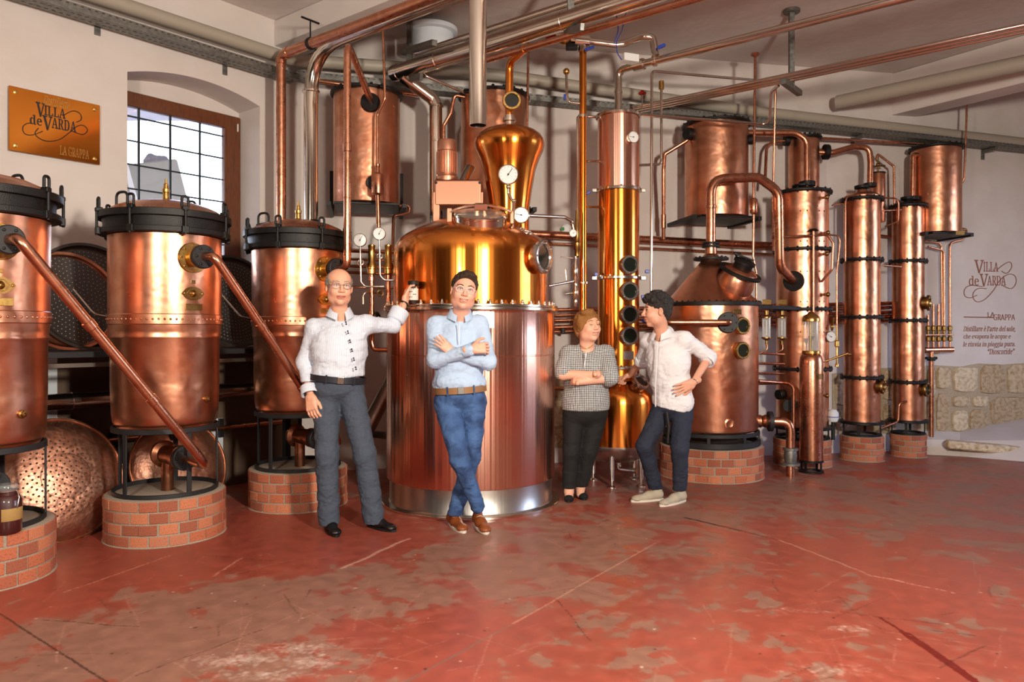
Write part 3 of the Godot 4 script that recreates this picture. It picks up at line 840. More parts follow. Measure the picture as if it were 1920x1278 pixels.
	for s in [-1, 1]:
		boss.ball(Vector3(.058 * s, 1.60 + B, .353), .008, 8)
		boss.tube([Vector3(.045 * s, 1.60 + B, .354), Vector3(.02 * s, 1.63 + B, .354), Vector3(-.02 * s, 1.63 + B, .354)], .003, 6)
		boss.tube([Vector3(.045 * s, 1.60 + B, .354), Vector3(.02 * s, 1.57 + B, .354), Vector3(-.02 * s, 1.57 + B, .354)], .003, 6)
	part("boss", boss, M.brass, emb)
	part("name_plate", mb().box(at(Vector3(.005, 1.513 + B, .349)), Vector3(.115, .042, .012), .002), M.brass if i == 0 else M.brass_dark, t)
	part("drain_nut", mb().lathe(Transform3D(Basis(UP, .35) * Basis(Vector3.RIGHT, PI / 2), Vector3(.11, .91 + B, .305)), P2([.024, 0, .024, .02, .016, .024, .016, .034, .009, .036, .008, .026, 0, .026]), 8), M.brass_dark, t)
	# steam coil fitting under the body
	var c0 := Transform3D(Basis(Vector3.RIGHT, PI / 2), Vector3(0, .53 + B, -.05))
	part("coil_housing", mb().lathe(c0, P2([0, 0, .085, 0, .09, .03, .062, .05, .062, .2, .075, .21, .075, .25, .058, .255, .058, .27]), 24), M.copper_dark, t)
	var cf := part("coil_flange", mb().cyl(c0 * at(UP * .27), .082, .04, 28, .005), M.iron_flat, t)
	part("bolt", bolts(c0 * at(UP * .308), .06, .008, 6, .01), M.iron, cf)
	part("coil_foot", mb().tube([Vector3(0, .53 + B, .02), Vector3(0, .0, .02)], .04, 14), M.copper_dark, t)

func row_of_stills() -> void:
	steam_still(0, "copper steam still cut off beside the hanging copper sign, jar of red fruit under it", "round brick plinth carrying a glass jar of red fruit")
	steam_still(1, "copper steam still with a black clamped lid standing before the leaded window", "round brick plinth below the still in front of the window")
	steam_still(2, "copper steam still behind the older man in the pinstriped shirt", "round brick plinth partly hidden by the older man's grey trousers")
	for i in 2:
		var p := still_pos(i); var e := still_pos(i + 1)
		var pts := [p + N1 * .47 + UP * 1.83, p + N1 * .60 + UP * 1.83, e + N1 * .53 + UP * .50, e + N1 * .26 + UP * .53]
		var t := thing("vapour_pipe", ["slanting copper pipe from the cut-off still down to the next still's foot", "slanting copper pipe running down behind the older man in pinstripes"][i], "pipe", at(e + N1 * .53))
		part("tube", mb().tube(pts, .029, 16, .11), M.copper_pipe, t)
		for k in [.33, .66]:
			var q: Vector3 = pts[1].lerp(pts[2], k)
			part("coupling", mb().lathe(along(q - (pts[2] - pts[1]).normalized() * .03, pts[2] - pts[1]), P2([.029, 0, .0335, .004, .0335, .05, .029, .055]), 16), M.copper_pipe, t)
	# jar on the first plinth
	var jp := G(14, 991) 
	jp = V(12, 988, 4.02); jp.y = .292
	var t := thing("glass_jar", "clip-top glass jar of dark red fruit with a tan paper label", "jar", at(jp), "", true)
	part("jar_body", mb().lathe(at(Vector3.ZERO), P2([0, 0, .066, 0, .072, .008, .072, .17, .06, .195, .052, .2, .052, .225]), 28), M.red_liquid, t)
	part("paper_label", mb().lathe(at(UP * .07), P2([.0725, 0, .0735, .002, .0735, .063, .0725, .065]), 14, -.9, 1.3), M.label_tan, t)
	part("lid", mb().lathe(at(UP * .225), P2([.056, 0, .057, .015, .05, .03, 0, .034]), 24), M.glass, t)
	part("wire_clip", mb().torus(at(UP * .222), .056, .003, 24, 6).tube([Vector3(.056, .22, 0), Vector3(.075, .19, .01), Vector3(.07, .13, .02)], .003, 6), M.steel, t)
	# shelf, dishes and boards behind the stills
	var sh := thing("wall_shelf", "long dark shelf with black legs along the wall behind the stills", "shelf", at(fl(CORNER) + N1 * .3 - T1 * 1.6))
	var s0 := CORNER + N1 * .42 - T1 * 3.9 + UP * 1.22
	var s1 := CORNER + N1 * .42 - T1 * .35 + UP * 1.22
	part("board", mb().bar(s0 - UP * .02, s1 - UP * .02, .62, .04, N1), M.iron_flat, sh)
	part("front_rail", mb().bar(s0 + N1 * .31 - UP * .09, s1 + N1 * .31 - UP * .09, .03, .03, N1), M.steel_dark, sh)
	for k in 4:
		var q := s0.lerp(s1, .08 + k * .28)
		part("leg", mb().bar(fl(q) + N1 * .25, q + N1 * .25 - UP * .04, .05, .05, N1), M.iron, sh)
	var bd := CORNER + N1 * .06 - T1 * 2.0
	single("wall_sheeting", mb().box(Transform3D(Basis(T1, UP, N1), bd + UP * .58), Vector3(3.9, 1.16, .02), .004), M.board, "flat brown boarding low on the wall behind the stills", "sheeting")  # plain brown sheet covering the lower wall
	for d in [[124, 512, .36, 0, "large round copper dish with a rolled rim leaning on the wall"], [165, 555, .40, 1, "dark perforated round sieve plate leaning behind the cut-off still's pipe"], [437, 575, .40, 1, "dark perforated round sieve plate beside the window frame"]]:
		dish(d)
	# big hammered basin and flanged basin on the floor behind
	basin(Vector3(-2.99, .38, -5.00), .40, "large hammered copper basin with a perforated rim leaning behind the plinths", 0)
	basin(Vector3(-2.5, .34, -5.70), .36, "copper basin leaning under the still before the window", 1)
	for s in [[W1(96, 720, .08), .08, .62, "white board sliver standing by the wall beside the cut-off still"], [W1(404, 830, .08), .14, .42, "white board standing by the wall behind the still before the window"], [W1(186, 915, .35), .16, .34, "white board leaning by the wall next to the hammered basin"]]:
		single("white_board", mb().box(Transform3D(Basis(T1, UP, N1), s[0]), Vector3(s[1], s[2], .015), .003), M.panel_white, s[3], "board")
	var st := CORNER + N1 * .34 + UP * .86
	var sp := thing("steel_pipe", "thick shiny steel pipe running low along the wall behind the stills", "pipe", at(fl(st) - T1 * 1.5))
	part("tube", mb().tube([st - T1 * 4.6, st - T1 * .55], .058, 20), M.steel, sp)
	for k in 3: part("coupling", mb().ring(along(st - T1 * (1.1 + k * 1.1), T1), .05, .064, .05, 20), M.steel, sp)
	var cp := CORNER + N1 * .12 + UP * .52
	single("copper_pipe", mb().tube([cp - T1 * 4.6, cp - T1 * .3], .02, 12), M.copper_pipe, "thin copper pipe low on the boarding behind the stills", "pipe")
	for k in 3: single("pipe_bracket", mb().bar(cp - N1 * .03 - T1 * (.9 + k * .9) - UP * .08, cp - N1 * .03 - T1 * (.9 + k * .9) + UP * .08, .04, .05, T1), M.iron, "small black pipe bracket on the boarding, " + ["nearest the room corner", "behind the still before the window", "behind the cut-off still"][k], "bracket", "brackets of the low copper pipe")
func dish(d: Array) -> void:
	var c := W1(d[0], d[1], .30)
	c.y = 1.22 + d[2] * .97
	var nn := (N1 + UP * .22).normalized()
	var xf := along(c, nn, T1)
	var t := thing("sieve_plate" if d[3] else "copper_dish", d[4], "sieve" if d[3] else "dish", at(c - UP * d[2]))
	var m: Material = M.sieve if d[3] else M.copper_old
	part("plate", mb().lathe(xf, P2([0, 0, d[2] - .05, 0, d[2] - .03, .01, d[2] - .02, .03, d[2], .034, d[2] - .005, .02, d[2] - .02, -.006, 0, -.008]), 56), m, t)
	if d[3]:
		var h := mb()
		var r := .03
		while r < d[2] - .06:
			var n := int(TAU * r / .03)
			for k in n:
				h.lathe(xf * at(Vector3(cos(TAU * k / n) * r, .0005, sin(TAU * k / n) * r)), P2([.003, .001, 0, .001]), 5)
			r += .028
		part("perforation", h, M.dial, t).set_meta("kind", "stuff")
		var hd := mb()
		hd.tube([xf * Vector3(-.05, .01, .1), xf * Vector3(.16, .12, .02), xf * Vector3(.2, .12, -.22), xf * Vector3(-.02, .01, -.28)], .008, 8, .06)
		part("handle", hd, M.steel, t)
func basin(c: Vector3, r: float, label: String, kind: int) -> void:
	var nn := (N1 * .9 + UP * .3).normalized()
	var xf := along(c, nn, T1)
	var t := thing("copper_basin", label, "basin", at(fl(c)))
	var prof := P2([0, .12, r * .45, .115, r * .75, .085, r * .93, .03, r, 0, r + .015, .002, r + .012, -.012, r * .9, .01, r * .7, .065, 0, .1])
	part("bowl", mb().lathe(xf, prof, 56), M.copper_hammered, t)
	part("rim", mb().torus(xf, r + .005, .01, 56, 8), M.copper_dark, t)
	if kind == 0:
		part("centre_disc", mb().lathe(xf * at(UP * .113), P2([.15, 0, .15, .01, .14, .014, 0, .014]), 32), M.copper_hammered, t)
		var h := mb()
		for k in 420:
			var rr := sqrt((k + .5) / 420.0) * r * .96
			var a := k * 2.399963
			var yy := .122 if rr < .155 else lerpf(.118, .012, pow(clampf((rr - .16) / (r * .96 - .16), 0, 1), 1.6))
			h.lathe(xf * at(Vector3(cos(a) * rr, yy + .006, sin(a) * rr)), P2([.007, 0, .005, .001, 0, .001]), 6)
		part("perforation", h, M.hole_shade, t).set_meta("kind", "stuff")
func gauge(t: Node3D, c: Vector3, r: float, facing: Vector3, needle: float) -> Node3D:
	var xf := along(c, facing)
	var g := part("gauge", mb().lathe(xf, P2([0, -.03, r * .9, -.03, r, -.02, r, .006, r * .92, .01, r * .88, .004]), 28), M.steel, t)
	part("dial", mb().lathe(xf, P2([r * .89, .003, 0, .003]), 28), M.dial, g)
	var k := mb()
	for i in 11:
		var a := -2.3 + 4.6 * i / 10.0
		var d := Vector3(sin(a), 0, -cos(a))
		k.bar(xf * (d * r * .70 + UP * .0045), xf * (d * r * .82 + UP * .0045), r * .03, .001, xf.basis.y.cross(xf.basis * d))
	k.bar(xf * (Vector3(sin(needle), 0, -cos(needle)) * -r * .2 + UP * .006), xf * (Vector3(sin(needle), 0, -cos(needle)) * r * .72 + UP * .006), r * .05, .002, xf.basis.y.cross(xf.basis * Vector3(sin(needle), 0, -cos(needle))))
	k.lathe(xf, P2([r * .09, .004, r * .09, .009, 0, .009]), 10)
	part("needle", k, M.ink, g)
	return g
func port(t: Node3D, c: Vector3, r: float, facing: Vector3, m: Material, depth := .05, nb := 8) -> Node3D:
	var xf := along(c, facing)
	var g := part("sight_port", mb().lathe(xf, P2([r * .8, -depth, r * .8, -.012, r, -.01, r, .012, r * .94, .018, r * .74, .018, r * .70, .004]), 32), m, t)
	part("shaded_port_glass", mb().lathe(xf, P2([r * .72, .004, 0, .004]), 28), M.shaded_sight_glass, g)
	part("bolt", bolts(xf * at(UP * .016), r * .86, r * .07, nb, .01), M.steel_port, g)
	return g
func main_still() -> void:
	var c := Vector3(-.332, 0, -6.13)
	var X := at(c)
	var t := thing("pot_still", "huge pot still with polished orange copper dome and pink copper jacket behind crossed-armed man", "still", X)
	part("base_plate", mb().ring(X, .5, .715, .022, 72), M.steel, t)
	part("skirt", mb().lathe(X, P2([.66, .02, .652, .03, .652, .215]), 72), M.steel_brushed, t)
	part("lower_jacket", mb().lathe(X, P2([.655, .204, .670, .204, .676, .212, .676, 1.168, .672, 1.172, .672, 1.176, .676, 1.18, .676, 1.505, .668, 1.515]), 96), M.copper_pink, t)
	part("flange", mb().ring(at(c + UP * 1.512), .6, .703, .026, 72, .004).ring(at(c + UP * 1.54), .6, .700, .018, 72, .004), M.steel, t)
	var bl := mb()
	for k in 48:
		var a := TAU * k / 48
		var q := at(c + Vector3(cos(a) * .672, 1.556, sin(a) * .672))
		bl.lathe(q, P2([.013, 0, .013, .014, .011, .018, .008, .018, .008, .03, .005, .034, 0, .034]), 6)
	part("flange_bolts", bl, M.steel, t)
	part("dome", mb().lathe(X, P2([.62, 1.556, .62, 1.95, .617, 2.0, .605, 2.045, .58, 2.085, .53, 2.125, .45, 2.17, .35, 2.215, .22, 2.26, 0, 2.29]), 96, 0.0, TAU, .5), M.copper_orange, t)
	part("name_plate", mb().box(Transform3D(Basis(UP, atan2(.16, .65)), c + Vector3(.125, 1.44, .664)), Vector3(.16, .12, .008), .002), M.steel_brushed, t)
	# manhole leaning towards the room
	var ax := Vector3(.05, 1, .36).normalized()
	var mc := V(900, 437, 5.83)
	var mx := along(mc, ax, Vector3.BACK)
	var mh := part("manhole_neck", mb().lathe(mx, P2([.2, -.06, .2, .13, .207, .135, .207, .15, .198, .155, .193, .15, .19, .05]), 48), M.steel, t)
	part("glass_lid", mb().lathe(mx * at(UP * .152), P2([.195, 0, .15, .012, 0, .02]), 40), M.glass, mh)
	var x := mx.basis.x; var y := mx.basis.y; var z := mx.basis.z
	var sx := Vector3(1, 0, 0)
	var st := mb()
	var arc := []
	for k in 9:
		var u := -1.0 + k / 4.0
		arc.append(mc + y * (.165 + .055 * (1 - u * u)) + sx * .235 * u)
	for k in 8: st.bar(arc[k], arc[k + 1] + (arc[k + 1] - arc[k]) * .05, .05, .014, y.cross(sx), .003)
	st.box(Transform3D(Basis(sx, y, sx.cross(y)), mc + y * .205), Vector3(.1, .05, .06), .006)
	part("strap", st, M.steel, mh)
	part("hinge", mb().box(at(mc - sx * .235 + y * .13), Vector3(.04, .12, .07), .006).box(at(mc + sx * .24 + y * .12), Vector3(.03, .1, .05), .006), M.copper_paint, mh)
	part("latch", mb().tube([mc + sx * .25 + y * .0, mc + sx * .25 + y * .24], .01, 8).ball(mc + sx * .25 + y * .25, .016, 8), M.steel, mh)
	var pd := Vector3(sin(1.02), 0, cos(1.02))
	port(t, c + pd * .665 + UP * 1.925, .13, pd, M.steel_port, .08, 10)
	port(t, V(985, 437, 5.85), .055, Vector3(.35, .9, .35), M.steel, .06, 6)
	# the swan's head and its fittings
	var hc := Vector3(-.022, 0, -6.35)
	part("onion_head", mb().lathe(at(hc), P2([.168, 2.15, .166, 2.30, .168, 2.389, .183, 2.50, .217, 2.70, .250, 2.795, .283, 2.865, .296, 2.915, .290, 2.955, .268, 2.992, .225, 3.025, .15, 3.055, .06, 3.08, .045, 3.085]), 72, 0.0, TAU, .3), M.copper_orange, t)
	part("head_collar", mb().lathe(at(hc), P2([.04, 3.08, .04, 3.11, .055, 3.115, .055, 3.14, .04, 3.145, .04, 3.165]), 24), M.steel, t)
	port(t, hc + Vector3(.02, 3.265, .075), .078, Vector3(.05, 0, 1), M.brass, .06, 8)
	part("head_pipe", mb().tube([hc + UP * 3.15, Vector3(hc.x, 3.612, hc.z), Vector3(.106, 3.612, -6.045)], .033, 16, .1), M.copper_orange, t)
	# gauges
	gauge(t, V(953, 327, 5.9), .079, Vector3(.02, 0, 1), .6)
	part("gauge_stem", mb().tube([V(953, 346, 5.92), V(953, 362, 5.92), V(962, 378, 5.95), V(962, 425, 5.95)], .011, 8, .02).ball(V(953, 350, 5.92), .02, 10), M.steel, t)
	gauge(t, V(977, 403, 5.85), .063, Vector3(.1, 0, 1), -1.4)
	part("gauge_stem", mb().tube([V(977, 403, 5.9), V(972, 420, 5.95), V(968, 436, 6.0)], .011, 8), M.steel, t)
	# stirring motor and its gearbox
	var gx := V(838, 300, 6.35)
	var mo := part("motor", mb().lathe(at(Vector3(gx.x, 0, gx.z)), P2([.09, 2.60, .095, 2.62, .095, 2.645, .07, 2.66, .076, 2.67, .076, 2.86, .082, 2.865, .082, 2.94, .075, 2.955, 0, 2.957]), 28), M.copper_paint, t)
	for k in 26:
		var a := TAU * k / 26
		var d := Vector3(cos(a), 0, sin(a))
		part("fin", mb().bar(Vector3(gx.x, 2.675, gx.z) + d * .081, Vector3(gx.x, 2.855, gx.z) + d * .081, .005, .016, d.cross(UP), .001), M.copper_paint, mo)
	var gb := part("gearbox", mb().box(at(Vector3(gx.x + .10, 2.50, gx.z)), Vector3(.40, .22, .22), .02).box(at(Vector3(gx.x, 2.55, gx.z)), Vector3(.2, .14, .2), .02), M.copper_paint, t)
	for s in [[-.08, 2.36], [.28, 2.36]]:
		part("foot", mb().box(at(Vector3(gx.x + s[0], s[1], gx.z + .06)), Vector3(.06, .3, .08), .008), M.copper_paint, gb)
		part("bolt", mb().lathe(Transform3D(Basis(Vector3.RIGHT, PI / 2), Vector3(gx.x + s[0], 2.58, gx.z + .108)), P2([.012, 0, .012, .006, 0, .008]), 8), M.ink, gb)
	# bright bent sheet arm behind the motor
	part("exhaust_arm", mb().tube([V(872, 400, 6.5), V(868, 345, 6.5), V(882, 315, 6.6)], .045, 14, .1), M.steel, t)

func column_still() -> void:
	var c := Vector3(.955, 0, -6.8)
	var X := at(c)
	var t := thing("column_still", "slender polished orange copper column on a round kettle between the woman and bent man", "still", X)
	part("kettle", mb().lathe(X, P2([.30, .345, .303, .36, .303, .72, .295, .775, .27, .82, .22, .86, .17, .90, .15, .93]), 64, 0.0, TAU, .4), M.copper_orange, t)
	part("kettle_bowl", mb().lathe(X, P2([0, .185, .12, .195, .22, .235, .28, .29, .303, .345, .303, .355]), 48, 0.0, TAU, .3), M.steel_brushed, t)
	for a in [1.95, .75, -.8, 3.6]:
		var d := Vector3(cos(a), 0, sin(a)) * .24
		var lg := part("leg", mb().tube([c + d + UP * .06, c + d + UP * .3], .023, 16), M.steel, t)
		part("foot", mb().lathe(at(c + d), P2([0, 0, .045, 0, .045, .008, .02, .018, .012, .022, .012, .07, 0, .07]), 20), M.steel, lg)
	var secs := [[.93, 1.02], [1.045, 1.815], [1.845, 2.60], [2.63, 3.27]]
	for s in secs: part("column_section", mb().lathe(X, P2([.186, s[0] - .012, .186, s[1] + .012]), 56), M.copper_pink if s[0] > 2.6 else M.copper_orange, t)
	for yy in [1.02, 1.815, 2.60]:
		var r := part("clamp_ring", mb().ring(at(c + UP * yy), .18, .208, .03, 48, .006), M.steel, t)
		part("bolt", bolts(at(c + UP * (yy + .03)), .197, .008, 12, .01), M.steel, r)
		part("clamp_lug", mb().box(at(c + Vector3(.215, yy + .015, .03)), Vector3(.05, .03, .04), .005).box(at(c + Vector3(-.215, yy + .015, .03)), Vector3(.05, .03, .04), .005), M.steel, r)
	part("lever", mb().box(Transform3D(Basis(Vector3.BACK, .5), c + Vector3(-.30, 2.575, .06)), Vector3(.10, .022, .022), .004), M.blue_plastic, t)
	for q in [[.24, 1.885, .1], [-.21, 1.86, .1], [.2, 1.66, .14], [.21, 1.45, .12], [.215, 1.24, .1]]:
		part("lever", mb().box(at(c + Vector3(q[0], q[1], q[2])), Vector3(.035, .03, .03), .004), M.blue_plastic, t)
	part("top_lid", mb().lathe(X, P2([.19, 3.265, .205, 3.27, .205, 3.29, .195, 3.298, .05, 3.31, 0, 3.31]), 48), M.steel, t)
	var pd := Vector3(sin(.29), 0, cos(.29))
	for yy in [1.935, 1.705, 1.502, 1.318]: port(t, c + pd * .228 + UP * yy, .084, pd, M.steel_port, .06, 8)
	part("name_plate", mb().box(Transform3D(Basis(UP, .35), c + Vector3(sin(.35) * .19, 1.145, cos(.35) * .19)), Vector3(.10, .075, .006), .002), M.steel_brushed, t)
	gauge(t, c + Vector3(sin(.5), 0, cos(.5)) * .215 + UP * 3.05, .052, Vector3(.3, 0, 1), -1.5)
	port(t, c + Vector3(.17, .915, .17), .085, Vector3(.55, .75, .6), M.steel_port, .07, 10)
	part("drain", mb().tube([c + UP * .2, c + Vector3(.0, .12, 0), c + Vector3(.15, .12, .1)], .025, 12, .05), M.steel, t)

func cone_still() -> void:
	var c := Vector3(1.889, 0, -7.194)
	plinth(c, .481, .292, 4, 25, "wide round brick plinth under the cone-topped still", 61)
	var X := at(c)
	var t := thing("cone_still", "broad copper still with a conical top, iron flange and side manhole beside the bent man", "still", at(c + UP * .292))
	for s in [[.30, .452, .05], [.395, .445, .035]]:
		part("stand_ring", mb().ring(at(c + UP * s[0]), .42, s[1], s[2], 56), M.iron_flat, t)
	for k in 8:
		var d := Vector3(cos(TAU * k / 8 + .3), 0, sin(TAU * k / 8 + .3))
		part("leg", mb().bar(c + d * .435 + UP * .30, c + d * .435 + UP * .42, .03, .015, d.cross(UP)), M.iron_flat, t)
	part("boiler_body", mb().lathe(X, P2([0, .43, .40, .43, .425, .445, .432, .47, .432, 1.59]), 80), M.copper_old, t)
	var fr := part("flange", mb().ring(at(c + UP * 1.59), .40, .462, .035, 64), M.iron, t)
	part("bolt", bolts(at(c + UP * 1.622), .447, .010, 44, .016), M.iron, fr)
	part("cone", mb().lathe(X, P2([.438, 1.625, .42, 1.645, .38, 1.68, .24, 1.84, .13, 1.975, .10, 2.01, .095, 2.03]), 64, 0.0, TAU, .6), M.copper_old, t)
	part("neck_flange", mb().ring(at(c + UP * 2.03), .05, .165, .022, 40), M.iron, t)
	part("bolt", bolts(at(c + UP * 2.05), .14, .011, 12, .014), M.iron, t)
	part("neck", mb().lathe(X, P2([.085, 2.05, .075, 2.07, .055, 2.09, .052, 2.2]), 28), M.copper_old, t)
	part("neck_flange", mb().ring(at(c + UP * 2.15), .04, .085, .022, 32).ring(at(c + UP * 2.18), .04, .08, .02, 32), M.iron, t)
	# tilted manhole
	var ax := Vector3(.30, .88, .38).normalized()
	var mx := along(c + Vector3(.165, 1.80, .225), ax, Vector3.BACK)
	var mh := part("manhole", mb().lathe(mx, P2([.17, -.16, .17, -.02, .172, 0, .155, .07, .148, .095]), 40), M.copper_old, t)
	part("manhole_ring", mb().ring(mx * at(UP * .095), .12, .198, .028, 40), M.iron, mh)
	part("manhole_lid", mb().lathe(mx * at(UP * .12), P2([.16, 0, .15, .014, .11, .034, .08, .04]), 36), M.copper_pipe, mh)
	part("manhole_cap", mb().lathe(mx * at(UP * .15), P2([.08, 0, .086, .01, .086, .045, .10, .05, .10, .072, .065, .085, .02, .09, .02, .105, 0, .105]), 28), M.iron, mh)
	part("manhole_handle", mb().bar(mx * Vector3(-.07, .25, 0), mx * Vector3(.12, .255, .0), .02, .016).tube([mx * Vector3(.08, .23, 0), mx * Vector3(.11, .25, .05), mx * Vector3(.05, .26, .07)], .008, 8), M.iron, mh)
	# side flange with its pipe running left
	var fd := (V(1345, 606, 1.0) - Vector3(0, H, 0)) * -1.0
	fd = Vector3(-.06, 0, 1).normalized()
	var fc := c + fd * .445 + UP * 1.435 + Vector3(.06, 0, -.01)
	var sf := part("side_flange", mb().cyl(along(fc, fd), .092, .04, 32, .005), M.iron_flat, t)
	part("bolt", bolts(along(fc + fd * .04, fd), .07, .008, 6, .008), M.iron, sf)
	part("side_pipe", mb().tube([fc + fd * .03, fc + fd * .12, fc + fd * .13 + Vector3(-.55, .0, -.05), fc + Vector3(-.62, -.0, -.35)], .025, 14, .05), M.copper_pipe, t)
	for yy in [1.405, 1.185]:
		var d := Vector3(sin(.37), 0, cos(.37))
		port(t, c + d * .462 + UP * yy, .078, d, M.brass, .04, 8)
	part("brass_plate", mb().box(Transform3D(Basis(UP, .3), c + Vector3(sin(.3) * .434, 1.53, cos(.3) * .434)), Vector3(.085, .045, .006), .002), M.brass_dark, t)
	part("drain_nut", mb().lathe(along(c + Vector3(.05, .53, .425), Vector3(.1, 0, 1)), P2([.045, 0, .045, .012, .032, .016, .03, .02, .012, .016, 0, .016]), 24), M.copper_old, t)
	# outlet to the right with its elbow and floor valve
	var o0 := c + Vector3(.42, .51, .06)
	part("outlet_neck", mb().lathe(along(o0, Vector3(1, 0, .1)), P2([.055, 0, .062, .03, .05, .05, .062, .07, .055, .1]), 24), M.copper_pipe, t)
	var vp := c + Vector3(.715, 0, .11)
	part("outlet_flange", mb().cyl(along(o0 + Vector3(.1, 0, .01), Vector3(1, 0, .1)), .095, .04, 28), M.iron_flat, t)
	part("outlet_pipe", mb().tube([o0 + Vector3(.12, 0, .01), Vector3(vp.x, .51, vp.z), Vector3(vp.x, .26, vp.z)], .04, 16, .13), M.copper_pipe, t)
	part("valve_body", mb().lathe(at(vp), P2([.05, .10, .085, .105, .085, .125, .05, .13, .055, .15, .06, .2, .055, .24, .07, .245, .07, .265, .045, .27]), 24), M.zinc, t)
	part("drain_stub", mb().tube([vp, vp + UP * .12], .04, 16), M.copper_pipe, t)
	part("vapour_arm", mb().tube([c + UP * 2.19, c + UP * 2.80, Vector3(2.36, 2.83, -7.25), Vector3(2.57, 2.7, -7.3), Vector3(2.60, 1.97, -7.36), Vector3(2.79, 1.86, -7.52)], .045, 18, .16), M.copper_pipe, t)
	part("coupling", mb().lathe(at(c + UP * 2.52), P2([.045, 0, .051, .004, .051, .03, .045, .034]), 20), M.copper_pipe, t)

func tall_column(c: Vector3, r: float, ys: Array, base_r: float, base_h: float, per: int, label: String, plab: String, seed_: int) -> Node3D:
	plinth(c, base_r, base_h, 4, per, plab, seed_)
	var t := thing("rectifying_column", label, "column", at(c + UP * base_h), "", false)
	part("stand_ring", mb().ring(at(c + UP * base_h), r - .03, r + .015, .02, 40), M.iron, t)
	for k in 4:
		var d := Vector3(cos(TAU * k / 4 + .6), 0, sin(TAU * k / 4 + .6))
		part("leg", mb().bar(c + d * r + UP * base_h, c + d * r + UP * ys[0], .025, .012, d.cross(UP)), M.iron, t)
	part("foot_flange", mb().ring(at(c + UP * (ys[0] - .02)), r - .04, r + .045, .03, 48), M.iron, t)
	for i in ys.size() - 1:
		part("column_section", mb().lathe(at(c), P2([r, ys[i], r, ys[i + 1]]), 56), M.copper_old, t)
		var f := part("flange", mb().ring(at(c + UP * (ys[i + 1] - .018)), r - .01, r + .038, .03, 48, .008), M.iron, t)
		part("bolt", bolts(at(c + UP * (ys[i + 1] + .010)), r + .024, .010, 18, .014).add(bolts(Transform3D(Basis(Vector3.RIGHT, PI), c + UP * (ys[i + 1] - .016)), r + .024, .010, 18, .014)), M.iron, f)
	return t
